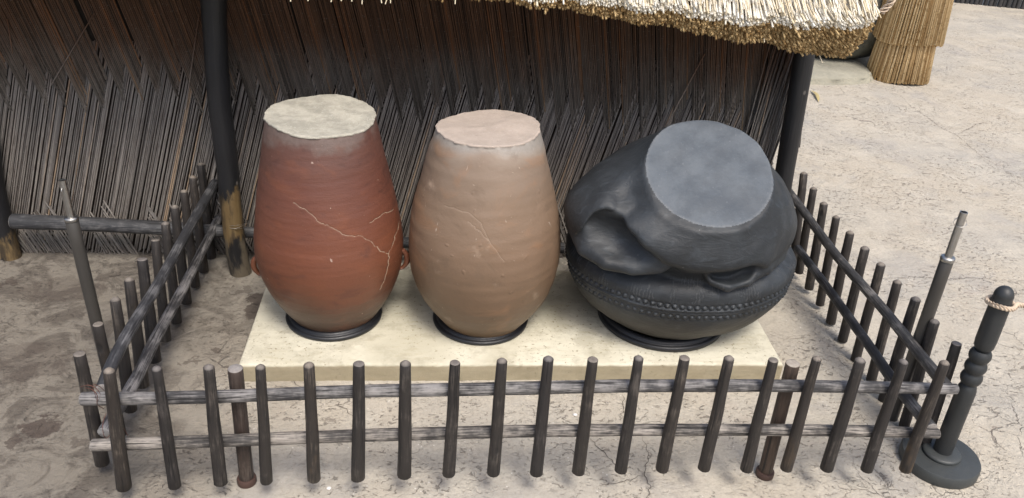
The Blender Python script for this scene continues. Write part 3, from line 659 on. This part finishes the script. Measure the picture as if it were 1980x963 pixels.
def lug(P, side, root):
    # small loop handle in a vertical plane that sticks out sideways
    pts = []
    for k in range(15):
        a_ = math.pi*k/14; pts.append((P[0]+side*(.030*math.sin(a_)-.008), P[1], P[2]+.045*math.cos(a_)))
    V, Fc, at = ctube(pts, [.017, .016]+[.0125]*11+[.016, .018], n=14, seg=.006, wob=.06); mesh('handle', V, Fc, RED, root, attrs=at)
hl = uy(487, 512, .90); hr = uy(781, 500, .90)
lug((J1[0]-.300, .90, hl[2]+.0), -1, r1); lug((J1[0]+.298, .90, hr[2]), 1, r1)
r2 = tag(empty('clay_jar', (J2[0], J2[1], SZ)), 'tall tan clay jar without handles, lumpy side, pinkish flat end, middle of three', 'jar', 'upturned clay vessels on the plinth')
zk2 = [.11, .2188, .3275, .4362, .545, .6537, .7625, .8712, .98]; rk2 = [.180, .2570, .3017, .3177, .3158, .2969, .2676, .2367, .1985]
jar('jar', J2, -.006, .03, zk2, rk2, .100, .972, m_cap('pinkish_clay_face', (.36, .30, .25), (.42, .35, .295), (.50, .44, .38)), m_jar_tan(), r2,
    [[(905, 430), (925, 445), (945, 465)], [(860, 400), (905, 412), (930, 432), (948, 470), (975, 505)]],
    23, lambda th: .006*np.sin(th*2+.6)+.008*np.cos(th)+.002*np.sin(4*th+1), amp=.0062, cw=.0021)

# ------------------------------------------------------------------ collapsed black pot (implicit surface, meshed with surface nets)
def surface_nets(Fv, org, h):
    nx, ny, nz = Fv.shape; neg = Fv < 0
    c = np.zeros((nx-1, ny-1, nz-1), np.int8)
    for dx in (0, 1):
        for dy in (0, 1):
            for dz in (0, 1): c += neg[dx:nx-1+dx, dy:ny-1+dy, dz:nz-1+dz]
    act = (c > 0) & (c < 8); I, J, K = np.nonzero(act); idx = -np.ones(act.shape, np.int64); idx[I, J, K] = np.arange(len(I))
    acc = np.zeros((len(I), 3)); cnt = np.zeros(len(I))
    cor = [(a, b, c_) for a in (0, 1) for b in (0, 1) for c_ in (0, 1)]
    for p in cor:
        for ax in range(3):
            if p[ax]: continue
            q = list(p); q[ax] = 1; f0 = Fv[I+p[0], J+p[1], K+p[2]].astype(float); f1 = Fv[I+q[0], J+q[1], K+q[2]].astype(float); mk = (f0 < 0) != (f1 < 0)
            t = np.where(mk, f0/(f0-f1+1e-12), 0); pt = np.array(p, float)[None].repeat(len(I), 0); pt[:, ax] += t; acc[mk] += pt[mk]; cnt[mk] += 1
    V = org+(np.stack([I, J, K], 1)+acc/cnt[:, None])*h; Fs = []
    for ax in range(3):
        a, b = [(1, 2), (2, 0), (0, 1)][ax]
        s0 = [slice(None)]*3; s1 = [slice(None)]*3; s0[ax] = slice(0, -1); s1[ax] = slice(1, None)
        n0, n1 = neg[tuple(s0)], neg[tuple(s1)]; E = np.argwhere(n0 != n1)
        E = E[(E[:, a] > 0) & (E[:, b] > 0) & (E[:, a] < Fv.shape[a]-1) & (E[:, b] < Fv.shape[b]-1)]
        def at(da, db): q = E.copy(); q[:, a] -= da; q[:, b] -= db; return idx[q[:, 0], q[:, 1], q[:, 2]]
        q = np.stack([at(1, 1), at(0, 1), at(0, 0), at(1, 0)], 1); fl = ~n0[E[:, 0], E[:, 1], E[:, 2]]; q[fl] = q[fl][:, ::-1]; Fs.append(q)
    return V, np.concatenate(Fs)
def smin(a, b, k): h = np.clip(.5+.5*(b-a)/k, 0, 1); return b*(1-h)+a*h-k*h*(1-h)
def smax(a, b, k): return -smin(-a, -b, k)
def build_pot():
    h = .0049; org = np.array([1.94, .36, .07]); n = np.array([1.20, 1.10, 1.05])/h
    ax = [(org[i]+np.arange(int(n[i]))*h).astype(np.float32) for i in range(3)]
    X, Y, Z = np.meshgrid(*ax, indexing='ij')
    def ell(c, r, rot=None):
        x, y, z = X-c[0], Y-c[1], Z-c[2]
        if rot is not None: x, y, z = (rot[0][0]*x+rot[0][1]*y+rot[0][2]*z, rot[1][0]*x+rot[1][1]*y+rot[1][2]*z, rot[2][0]*x+rot[2][1]*y+rot[2][2]*z)
        k0 = np.sqrt((x/r[0])**2+(y/r[1])**2+(z/r[2])**2); k1 = np.sqrt((x/r[0]**2)**2+(y/r[1]**2)**2+(z/r[2]**2)**2)+1e-6; return k0*(k0-1)/k1
    def chain(pts, rad):
        d = None; pts = [np.asarray(p, float) for p in pts]
        for a, b, ra, rb in zip(pts[:-1], pts[1:], rad[:-1], rad[1:]):
            v = b-a; t = np.clip(((X-a[0])*v[0]+(Y-a[1])*v[1]+(Z-a[2])*v[2])/(v@v), 0, 1)
            q = np.sqrt((X-a[0]-t*v[0])**2+(Y-a[1]-t*v[1])**2+(Z-a[2]-t*v[2])**2)-(ra+(rb-ra)*t); d = q if d is None else smin(d, q, .012)
        return d
    zc = .425
    lo = ell((2.545, .935, zc), (.500, .425, .378)); hi = ell((2.545, .935, zc), (.500, .425, .135)); bowl = np.where(Z < zc, lo, hi)
    # dents and grooves of the decorated band
    th = np.arctan2((Y-.935)/.425, (X-2.545)/.497)
    def dots(z0, amp, ph, N=104):
        u = (th/(2*math.pi)*N+ph); fu = (u-np.round(u))*(2*math.pi*.46/N); zz = Z-(z0+.0025*np.sin(th*5+ph)); r2 = fu**2+zz**2
        return amp*(np.exp(-r2/.0075**2)-.9*np.exp(-(np.sqrt(r2)-.0118)**2/.0028**2))
    band = dots(.388, -.0075, 0)+dots(.335, -.0065, .4)+.0035*np.exp(-((Z-.362-.002*np.sin(th*4))/.0035)**2)-.004*np.exp(-((Z-.369)/.004)**2)
    bowl = bowl+band.astype(np.float32)*(np.abs(Z-.36) < .06)
    # upper body: squashed globe that sags over the bowl
    base = ell((2.505, .865, .635), (.470, .385, .265))
    base = smin(base, ell((2.20, .80, .66), (.20, .22, .15)), .05)
    def edge(L):
        "lower border of a fold as a height over x"
        q = np.array([uy(a_, b_, c_) for a_, b_, c_ in L]); q = q[np.argsort(q[:, 0])]
        zl = np.interp(ax[0], q[:, 0], q[:, 2]); n_ = 7; return np.convolve(np.pad(zl, n_//2, 'edge'), np.ones(n_)/n_, 'valid').astype(np.float32)[:, None, None]
    zA = edge([(1085, 475, .84), (1100, 462, .80), (1116, 432, .76), (1142, 412, .69), (1170, 414, .625), (1200, 437, .565), (1240, 479, .525), (1290, 514, .50), (1330, 527, .495), (1400, 522, .50), (1450, 508, .535), (1468, 512, .56), (1480, 530, .60), (1510, 508, .72), (1540, 460, .86)])
    zB = edge([(1080, 470, .84), (1100, 470, .78), (1112, 485, .72), (1140, 508, .635), (1180, 528, .575), (1230, 540, .53), (1272, 539, .515), (1298, 528, .51), (1312, 512, .51), (1325, 440, .51), (1345, 400, .51)])
    zR = edge([(1330, 400, .51), (1352, 470, .51), (1362, 530, .51), (1376, 552, .51), (1402, 564, .515), (1440, 556, .54), (1480, 534, .60), (1510, 510, .72), (1540, 462, .86)])
    low = smin(base+.018, chain([uy(a_, b_, c_) for a_, b_, c_ in [(1112, 436, .80), (1132, 482, .68), (1172, 506, .61), (1222, 518, .575), (1275, 520, .555)]], [.030, .034, .036, .034, .026]), .07)
    foldL = smax(low, zB-.006-Z, .035)
    pc = uy(1184, 458, .590); ra = uy(1295, 532, .53)-uy(1115, 430, .72); ra /= np.linalg.norm(ra); nb = np.array([-.35, -.80, .48]); nb -= ra*(nb@ra); nb /= np.linalg.norm(nb); nc = np.cross(ra, nb)
    foldL = smax(foldL, -ell(pc+nb*.020, (.182, .098, .082), (ra, nb, nc)), .030)
    foldR = smin(base+.006, chain([uy(a_, b_, c_) for a_, b_, c_ in [(1378, 540, .520), (1406, 550, .518), (1442, 541, .545), (1476, 518, .60), (1505, 494, .68)]], [.018, .026, .028, .028, .026]), .05)
    foldR = smax(foldR, zR-.018-Z, .026)
    pc = uy(1415, 528, .53); ra = uy(1475, 516, .56)-uy(1370, 530, .51); ra /= np.linalg.norm(ra); nb = np.array([.1, -.86, .5]); nb -= ra*(nb@ra); nb /= np.linalg.norm(nb); nc = np.cross(ra, nb)
    foldR = smax(foldR, -ell(pc+nb*.016, (.100, .060, .042), (ra, nb, nc)), .016)
    up = smin(base, chain([uy(a_, b_, c_) for a_, b_, c_ in [(1190, 405, .67), (1218, 428, .615), (1250, 463, .572), (1290, 491, .55), (1340, 503, .54), (1400, 500, .54), (1455, 490, .57)]], [.032, .044, .050, .050, .048, .048, .042]), .09)
    up = smax(up, zA+.004-Z, .042)
    # neck and disc
    cD = np.array([2.536, .712, .893]); nD = np.array([-.02, -.555, .832]); nD /= np.linalg.norm(nD)
    hx = (X-cD[0])*nD[0]+(Y-cD[1])*nD[1]+(Z-cD[2])*nD[2]; rr = np.sqrt(np.maximum(0, (X-cD[0])**2+(Y-cD[1])**2+(Z-cD[2])**2-hx**2))
    an = np.arctan2(X-cD[0], -(Y-cD[1])*.83-(Z-cD[2])*.55)
    rd = .246+.002*np.sin(an*2+.5)+.0025*np.sin(an*3+2)+.001*np.sin(an*7)
    cone = smax((rr-(rd-hx*.42))*.92, hx, .009); cone = smax(cone, -hx-.30, .06)
    up = smin(up, cone, .10); up = smax(up, hx-.0, .008)
    up = smax(up, -ell(uy(1222, 335, .60), (.045, .10, .17)), .09)
    up = smin(smin(up, foldL, .006), foldR, .006)
    body = smin(bowl, up, .012)
    body = np.maximum(body, .098-Z)
    P = np.stack([X, Y, Z], -1)
    body = body+.0035*np.sin(X*17+Y*9+1)*np.sin(Z*21+Y*7)+.0016*np.sin(X*41-Z*37)*np.sin(Y*39+Z*11)
    V, Fq = surface_nets(body.astype(np.float32), org, h)
    # split the disc face from the body
    fc = V[Fq].mean(1); hxv = (fc-cD)@nD; rv = np.linalg.norm((fc-cD)-hxv[:, None]*nD, axis=1)
    return V, Fq, (hxv > -.012) & (rv < .250), cD, nD
V, Fq, isd, cD, nD = build_pot()
r3 = tag(empty('clay_pot', (2.545, .935, SZ)), 'broad black clay pot collapsed into folds, its grey flat end tilted forward', 'pot', 'upturned clay vessels on the plinth')
def submesh(V, Fq, sel):
    f = Fq[sel]; u, inv = np.unique(f, return_inverse=True); return V[u], inv.reshape(f.shape)
def relax(V, Fq, it, keep=None):
    for _ in range(it):
        s = np.zeros_like(V); c = np.zeros(len(V))
        for k in range(4): np.add.at(s, Fq[:, k], V[Fq[:, (k+1) % 4]]); np.add.at(c, Fq[:, k], 1)
        V = V*.5+s/np.maximum(c, 1)[:, None]*.5
    return V
V = relax(V, Fq, 1)*.5+V*.5
v_, f_ = submesh(V, Fq, ~isd); mesh('body', v_, f_, m_pot(), r3)
v_, f_ = submesh(V, Fq, isd); hx_ = (v_-cD)@nD; rv = np.linalg.norm((v_-cD)-hx_[:, None]*nD, axis=1)
mesh('base_disc', v_, f_, m_pot_base(), r3, attrs={'rim': np.clip((rv-.238)/.010, 0, 1)})

# ------------------------------------------------------------------ fences
def picket(P_top, P_bot, root, rt=.0165, rb=.0220, tipped=True, mat=None, name='picket'):
    P_top, P_bot = np.array(P_top), np.array(P_bot); k = rng.uniform(.93, 1.07)
    d = (P_top-P_bot); d /= np.linalg.norm(d); mid = P_bot+(P_top-P_bot)*.5
    return tube(name, [P_bot, mid, P_top-d*rt*.8], [rb*k, (rt+rb)/2*k*1.03, rt*k], mat or PICKET, root, n=12, seg=.04, wob=.05, ends=('flat', 'tip' if rng.random() < .75 else 'flat'), bend=.0008)
FR = [(210, 718, 240, 942), (302, 714, 338, 939), (403, 711, 427, 933), (503, 711, 515, 930), (597, 707, 607, 926), (694, 704, 692, 924), (784, 704, 782, 919), (880, 702, 868, 916), (971, 699, 954, 914), (1061, 695, 1037, 914), (1147, 696, 1118, 912), (1236, 694, 1200, 909), (1325, 693, 1280, 907), (1411, 694, 1361, 905), (1497, 697, 1443, 907), (1581, 695, 1520, 906), (1665, 698, 1598, 906), (1749, 701, 1675, 908), (1829, 703, 1750, 908)]
YP, YR, YS = -.085, -.048, -.003
ff = tag(empty('picket_fence', (1.8, YR, 0)), 'front run of the low picket fence, its pale grey rails before the plinth', 'fence', 'low picket fence runs around the jars')
for a_, b_, c_, d_ in FR: picket(uy(a_, b_-7, YP), uy(c_, d_, YP), ff)
top = [(159, 771), (260, 771), (422, 767), (683, 757), (900, 753), (1215, 746), (1500, 745), (1700, 749), (1848, 752)]
tube('rail', [uy(a_, b_, YR) for a_, b_ in top], [.0215]*8+[.019], RAIL, ff, n=16, seg=.04, wob=.04, bend=.002)
bot = [(179, 861), (300, 857), (422, 852), (683, 842), (988, 833), (1215, 831), (1500, 831), (1700, 834), (1813, 838)]
tube('rail', [uy(a_, b_, YR) for a_, b_ in bot], [.021]*8+[.018], RAIL, ff, n=16, seg=.04, wob=.04, bend=.002)
for (a_, b_), (c_, d_) in (((455, 713), (480, 948)), ((1533, 703), (1476, 925))):
    pb = uy(c_, d_, YS); pt = uy(a_, b_, YS); pb[2] = 0
    p_ = tube('support_post', [pb, pt], [.0250, .0238], POLE, ff, n=20, seg=.05, wob=.01, ends=('flat', 'flat'))
    dv = (pt-pb)/np.linalg.norm(pt-pb)
    lathe('foot_collar', [(.020, 0), (.031, 0), (.033, .004), (.033, .020), (.031, .025), (.026, .026), (.020, .026)], (pb[0], pb[1], 0), m_plain('brown_collar', (.06, .032, .024), .6, bs=60, var=.5), p_, n=32, closed=True)
LF = [(152, 682, 198, 896), (188, 625, 233, 840), (222, 578, 253, 793), (249, 540, 277, 746), (274, 500, 300, 698), (300, 463, 321, 658), (319, 432, 342, 623), (337, 400, 361, 585), (355, 370, 378, 553), (372, 343, 394, 524), (388, 318, 409, 498)]
lf = tag(empty('picket_fence', (.40, .8, 0)), 'left run of the low picket fence, reaching back to the middle hut post', 'fence', 'low picket fence runs around the jars')
for a_, b_, c_, d_ in LF: picket(ux(a_, b_-5, .350), ux(c_, d_, .353), lf, rt=.0185, rb=.0235)
tube('rail', [ux(a_, b_, .405) for a_, b_ in [(198, 752), (222, 688), (255, 632), (317, 533), (413, 358), (425, 338)]], [.021, .022, .022, .022, .022, .021], RAILD, lf, n=16, seg=.04, wob=.04, bend=.002)
tube('rail', [ux(a_, b_, .400) for a_, b_ in [(201, 836), (235, 779), (266, 731), (292, 672), (351, 568), (421, 425), (428, 412)]], [.0215, .022, .022, .022, .022, .021, .02], RAIL, lf, n=16, seg=.04, wob=.05, bend=.003)
def wire(pix, Y, root, r=.0012, loop=True):
    P = [uy(a_, b_, Y+q) for (a_, b_, q) in pix]; V, Fc, at = ctube(P, [r]*len(P), n=5, seg=.006); return mesh('tie_wire', V, Fc, WIREM, root, attrs=at)
wire([(155, 748, -.02), (170, 744, -.07), (185, 748, -.07), (196, 763, -.078), (188, 778, -.07), (182, 756, -.075), (176, 742, -.07), (192, 746, -.05), (202, 756, -.03)], 0, lf)
wire([(165, 750, -.05), (178, 752, -.078), (190, 764, -.078), (186, 782, -.072), (200, 790, -.05)], 0, lf)
wire([(205, 800, -.04), (200, 812, -.05), (198, 824, -.08), (200, 842, -.075), (206, 850, -.06), (232, 812, -.02), (240, 830, -.01), (247, 842, 0)], 0, lf)
RF = [(1555, 336, 1535, 500), (1574, 365, 1545, 527), (1594, 394, 1564, 558), (1618, 420, 1585, 589), (1645, 450, 1606, 624), (1674, 480, 1629, 658), (1705, 511, 1654, 696), (1737, 545, 1684, 735), (1773, 578, 1707, 778), (1809, 621, 1748, 823), (1852, 663, 1783, 873)]
rf = tag(empty('picket_fence', (3.32, .8, 0)), 'right run of the low picket fence, reaching back beside the black pot', 'fence', 'low picket fence runs around the jars')
for a_, b_, c_, d_ in RF: picket(ux(a_, b_-5, 3.335), ux(c_, d_, 3.345), rf, rt=.0185, rb=.0215)
tube('rail', [ux(a_, b_, 3.292) for a_, b_ in [(1525, 370), (1618, 497), (1707, 597), (1808, 722), (1834, 752)]], [.020, .021, .021, .022, .022], RAILD, rf, n=16, seg=.04, wob=.04, bend=.002)
tube('rail', [ux(a_, b_, 3.292) for a_, b_ in [(1542, 480), (1618, 579), (1686, 675), (1728, 741), (1801, 828)]], [.020, .021, .021, .022, .022], RAILD, rf, n=16, seg=.04, wob=.04, bend=.002)

# ------------------------------------------------------------------ slender metal poles
def metal_pole(pb, ptop, zs, label, ringed):
    d = np.array(ptop)-np.array(pb); P = lambda t: np.array(pb)+d*t
    root = tag(empty('metal_pole', pb), label, 'pole', 'metal poles outside the fence')
    tube('sleeve', [P(0), P(zs)], [.0235, .0235], TUBEP, root, n=24, seg=.1)
    V, Fc, at = ctube([P(zs-.01), P(zs+.004)], [.0255, .0255], n=24, seg=.01); mesh('collar', V, Fc, STEEL, root, attrs=at)
    # hollow inner tube
    a_, b_ = frame(d); th = np.arange(24)/24*2*math.pi; L = []
    for t_, r_ in ((zs-.01, .0135), (1, .0135), (1, .0105), (1-.05, .0105)): L.append(P(t_)+np.outer(np.cos(th), a_)*r_+np.outer(np.sin(th), b_)*r_)
    V = np.array(L).reshape(-1, 3); i = np.arange(96).reshape(4, 24); Fc = np.stack([i[:-1], np.roll(i, -1, 1)[:-1], np.roll(i, -1, 1)[1:], i[1:]], -1).reshape(-1, 4).tolist(); Fc.append(i[3].tolist())
    autosharp(mesh('inner_tube', V, Fc, STEEL, root), 40)
    if ringed:
        c = P(.955); pts = [c+a_*.022*math.cos(q)+b_*.022*math.sin(q)+np.array([0, 0, .010*math.sin(q+2.3)]) for q in np.linspace(0, 6.2, 40)]
        V, Fc, at = ctube(pts, [.0017]*40, n=6, seg=.004); mesh('wire_ring', V, Fc, STEEL, root, attrs=at)
    else:
        V, Fc, at = ctube([P(.985), P(1.0)], [.0165, .0165], n=24, seg=.01); c = P(.955)
        pts = [c-b_*.02*0+a_*(.016+.01*math.sin(q))*-1+np.array([0, 0, -.012*math.cos(q)]) for q in np.linspace(0, 3.1, 12)]
        V, Fc, at = ctube(pts, [.002]*12, n=6, seg=.004); mesh('hook', V, Fc, STEEL, root, attrs=at)
    return root
pb = uz(1724, 808, 0); pt = uy(1864, 410, pb[1]); metal_pole(pb, pt, .80, 'metal pole with a split ring at its tip, outside the right fence run', True)
pb = uz(205, 700, 0); pt = uy(120, 348, pb[1]); metal_pole(pb, pt, .81, 'bare metal pole with a small hook, outside the left fence run', False)

# ------------------------------------------------------------------ turned rope post and rope
bc = (uz(1747, 868, .045)+uz(1893, 888, .045))/2; bc[2] = 0
ptop = uy(1941, 552, bc[1]+.0); H_ = ptop[2]
sr = tag(empty('rope_post', bc), 'turned charcoal wooden post with beads on a round base beside the fence corner', 'post')
lathe('base', [(.02, 0), (.136, 0), (.139, .005), (.1395, .022), (.139, .040), (.1355, .0465), (.128, .048), (.05, .0485)], bc, BASEW, sr, n=80)
sm_ = lathe('base_step', [(.02, .0480), (.066, .0490), (.068, .054), (.0667, .060), (.060, .064), (.031, .066), (.02, .066)], bc, BASEW, sr, n=64)
bx, by = ptop[0], bc[1]
def postprof():
    zt = H_; b0 = .205; pr = [(.01, .060), (.0355, .060), (.0365, .10), (.0365, zt-.40-.07), (.0360, zt-.405-.03), (.030, zt-.405-.008), (.024, zt-.405)]
    z0 = zt-.405
    for k in range(3):
        h_ = .048; 
        for q in np.linspace(-1.25, 1.25, 9): pr.append((.026+.0145*math.cos(q)**.8, z0+h_*(.5+q/2.6)))
        z0 += h_
    pr += [(.024, z0), (.030, z0+.006), (.0355, z0+.016), (.0375, z0+.04), (.0375, z0+.12), (.0362, zt-.062), (.035, zt-.052), (.0335, zt-.046)]
    for q in np.linspace(.0, 1.5, 9): pr.append((.0345*math.cos(q), zt-.040+.036*math.sin(q)))
    return [(r_*.91, z_) for r_, z_ in pr]
lathe('turned_shaft', postprof(), (bc[0], bc[1], 0), BLACKW, sr, n=48, deg=35)
# rope: three strands twisted round the neck, then off to the right
def rope(path, name, root=None, rs=.0052, off=.0062, pitch=.040):
    path = np.asarray(path, float); L = np.r_[0, np.cumsum(np.linalg.norm(np.diff(path, axis=0), axis=1))]; k = int(L[-1]/.004); t = np.linspace(0, L[-1], k); P = np.stack([np.interp(t, L, path[:, i]) for i in range(3)], 1)
    for _ in range(10): P[1:-1] = (P[:-2]+2*P[1:-1]+P[2:])/4
    V, Fc = [], []
    D = np.gradient(P, axis=0)
    for s in range(3):
        Q = []
        for i in range(k): a_, b_ = frame(D[i]); an = t[i]/pitch*2*math.pi+s*2.094; Q.append(P[i]+(a_*math.cos(an)+b_*math.sin(an))*off)
        v, f, _ = ctube(Q, [rs]*len(Q), n=7, seg=.004); Fc += [[q+len(V) for q in ff_] for ff_ in f]; V += v.tolist()
    return mesh(name, V, Fc, ROPE, root)
zr = H_-.070; rp = []
for q in np.linspace(-.5, 6.0, 60): rp.append((bc[0]+.043*math.cos(q), bc[1]+.043*math.sin(q), zr+.004*math.sin(q*2)+.004*q/6))
e_ = uy(1958, 592, bc[1]); rp += [(bc[0]+.060, bc[1]-.010, zr), (bc[0]+.10, bc[1], zr-.012), (bc[0]+.19, bc[1]+.02, zr-.055), (bc[0]+.5, bc[1]+.1, zr-.18), (bc[0]+1.0, bc[1]+.2, zr-.26), (bc[0]+1.5, bc[1]+.3, zr-.2), (bc[0]+1.9, bc[1]+.4, zr-.02)]
rp2 = [(bc[0]+1.9+.0, bc[1]+.4, zr-.02)]
o = rope(rp, 'barrier_rope'); tag(o, 'cream twisted rope looped round the neck of the turned post, leading right', 'rope')

# ------------------------------------------------------------------ tiered straw column, big pot and base behind, far wall
sc_ = np.array([5.68, 5.03, 0]); sb = tag(empty('straw_column', sc_), 'golden two-tiered column of bundled straw standing on the yard floor', 'straw bundle')
def tier(name, z0, z1, r0, r1, n, lay, root):
    P0, P1, R, T = [], [], [], []
    for L_ in range(lay):
        for i in range(n):
            an = (i+rng.uniform(-.4, .4))/n*2*math.pi; q0 = r0-L_*.011; q1 = r1-L_*.011
            P1.append(sc_+np.array([q0*math.cos(an), q0*math.sin(an), z0+abs(rng.normal(0, .012))+.012*math.sin(an*3)])); a2 = an+rng.normal(0, .03); P0.append(sc_+np.array([q1*math.cos(a2)+.0, q1*math.sin(a2), z1])); R.append(rng.uniform(.0055, .0085)); T.append(rng.random())
    return straws(name, P0, P1, R, SHEAFM, root, n=6, tint=T)
tl_ = tier('lower_tier', .004, .55, .272, .225, 105, 2, sb)
tier('upper_tier', .355, 1.6, .298, .215, 125, 2, sb)
lathe('straw_core', [(.02, .01), (.235, .01), (.205, .5), (.195, 1.5), (.02, 1.55)], sc_, THATCHB, sb, n=32)
# plinth and large pot
pc0 = uz(1640, 168, 0); pc1 = uz(1560, 160, 0)
def blob(name, c, rx, ry, h, mat, label, cat, n=60):
    pf = [(.001, 0), (1, 0), (1.01, .25*h), (.99, .8*h), (.96, h), (.001, h*1.01)]
    def fn(V, th): V[..., 0] = c[0]+(V[..., 0]-c[0])*rx*(1+.04*np.sin(th*3)+.03*np.sin(th*5+1)); V[..., 1] = c[1]+(V[..., 1]-c[1])*ry*(1+.03*np.sin(th*4+2)); return V
    return tag(lathe(name, pf, c, mat, None, n=n, origin=c, deg=50, fn=fn), label, cat)
PLM = m_plain('pale_mossy_cement', (.30, .285, .225), .92, bs=30, bstr=.9, var=.5, bd=.02)
def cement_base():
    loop = np.array([(3.9, 4.80), (4.5, 4.74), (5.0, 4.76), (5.30, 4.82), (5.42, 4.98), (5.46, 5.3), (5.5, 5.9), (5.3, 6.7), (4.6, 7.0), (3.9, 6.9), (3.7, 5.8)]); P = []
    for a_, b_ in zip(loop, np.roll(loop, -1, 0)):
        for k in range(8): P.append(a_+(b_-a_)*k/8)
    P = np.array(P); 
    for _ in range(12): P = (np.roll(P, 1, 0)+2*P+np.roll(P, -1, 0))/4
    cc = P.mean(0); V = []; n = len(P)
    for q, z in ((1.035, -.005), (1.02, .012), (1.008, .03), (1.0, .042), (.99, .055), (.97, .062), (.94, .066), (.5, .068), (.05, .068)):
        for k, p in enumerate(P): V.append((*(cc+(p-cc)*q+rng.normal(0, .006, 2)), z+rng.normal(0, .0015)*(z > 0)))
    Fc = [(j*n+i, j*n+(i+1) % n, (j+1)*n+(i+1) % n, (j+1)*n+i) for j in range(8) for i in range(n)]; Fc.append(tuple(range(8*n, 9*n)))
    return tag(mesh('cement_base', V, Fc, PLM, None, origin=(cc[0], cc[1], 0)), 'low pale mossy cement base on the yard floor left of the straw column', 'base')
cement_base()
g_ = G('grey_green_clay'); o_ = g_.oc(); zz_ = g_.xyz(o_)[2]
BIG = g_.done(g_.mix(g_.st(g_.noise(o_, 3, 5, .6), .4, .65), (.045, .045, .040), (.13, .13, .105)), .6, g_.bump(g_.noise(o_, 18, 5, .6), .6, .02))
cbig = np.array([5.24, 5.83, .064]); pf = [(.001, 0), (.46, 0), (.54, .02), (.62, .07), (.69, .16), (.74, .30), (.75, .45), (.72, .62), (.62, .80), (.48, .92), (.38, .97), (.37, 1.05), (.41, 1.09), (.36, 1.09), (.33, .98), (.001, .97)]
bp = lathe('storage_pot', pf, cbig, BIG, None, n=96, origin=cbig, deg=60); tag(bp, 'large dark grey-green round pot on the cement base, half hidden by the thatch corner', 'pot')
# braided rope hanging against the column
c0 = uy(1712, 8, 4.68); pts = []
for k in range(60):
    t_ = k/59; pts.append((c0[0]+.05*math.sin(t_*9.5)*(.6+.4*t_), c0[1]-.02*math.cos(t_*9.5), c0[2]+.55-.62*t_))
o = rope(pts, 'hanging_rope', None, .016, .018, .11); tag(o, 'thick tan twisted rope hanging at the left edge of the straw column', 'rope')
# far dark stockade wall
dw = tag(empty('stockade_wall', (8.9, 8.45, 0)), 'dark stockade wall of upright poles at the far edge of the yard', 'wall')
P0, P1, R = [], [], []; a_ = np.array([6.6, 8.95, 0]); b_ = np.array([13.5, 6.75, 0]); N = 130
for i in range(N):
    q = a_+(b_-a_)*i/N; P0.append(q+np.array([0, rng.normal(0, .01), -.02])); P1.append(q+np.array([rng.normal(0, .02), .0, 1.9+rng.normal(0, .04)])); R.append(rng.uniform(.024, .032))
g_ = G('dark_pole_wood'); o_ = g_.oc(); DARKP = g_.done(g_.mix(g_.at('rnd'), (.02, .019, .02), (.05, .046, .045)), .7)
straws('pole_row', P0, P1, R, DARKP, dw, n=8)

# ------------------------------------------------------------------ small things on the floor
p0 = uz(1567, 176, 0); p1 = uz(1582, 199, 0); d = p1-p0; s_ = np.array([-d[1], d[0], 0])*.10; V, Fc = [], []
for k in range(9):
    t_ = k/8; w_ = math.sin(math.pi*t_)**.7; c_ = p0+d*t_+s_*.5*math.sin(math.pi*t_); c_[2] = .006+.018*math.sin(math.pi*t_)
    V += [c_-s_*w_*.5, c_+np.array([0, 0, -.004*w_]), c_+s_*w_*.5]
    if k: Fc += [(3*k-3, 3*k-2, 3*k+1, 3*k), (3*k-2, 3*k-1, 3*k+2, 3*k+1)]
lv = mesh('dry_leaf', V, Fc, LEAFM, None, origin=p0); sm2 = lv.modifiers.new('s', 'SOLIDIFY'); sm2.thickness = .0008
tag(lv, 'single narrow dry yellow leaf on the floor right of the hut corner post', 'leaf')
def stone(px, py, s, label, mat=STONEM):
    c = uz(px, py, 0); V, Fc = [], []; n, k = 12, 7
    for j in range(k):
        la = math.pi*j/(k-1)
        for i in range(n):
            lo_ = 2*math.pi*i/n; v = np.array([math.sin(la)*math.cos(lo_)*1.2, math.sin(la)*math.sin(lo_), -math.cos(la)*.55]); v *= 1+.12*math.sin(lo_*3+la*4+px); V.append(c+v*s+np.array([0, 0, s*.45]))
    for j in range(k-1):
        for i in range(n): Fc.append((j*n+i, j*n+(i+1) % n, (j+1)*n+(i+1) % n, (j+1)*n+i))
    return tag(mesh('pebble', V, Fc, mat, None, origin=c), label, 'pebble', 'loose pebbles on the floor')
stone(1112, 803, .0075, 'white pebble on the floor between the front rails, below the plinth middle')
stone(612, 878, .009, 'pale pebble low in the picture, right of the fifth front picket')
stone(636, 945, .007, 'small white pebble nearest the viewer below the front fence')
for o in list(bpy.data.objects):
    if o.type == 'MESH' and o.parent is None and 'label' not in o and 'kind' not in o: print('UNTAGGED', o.name)
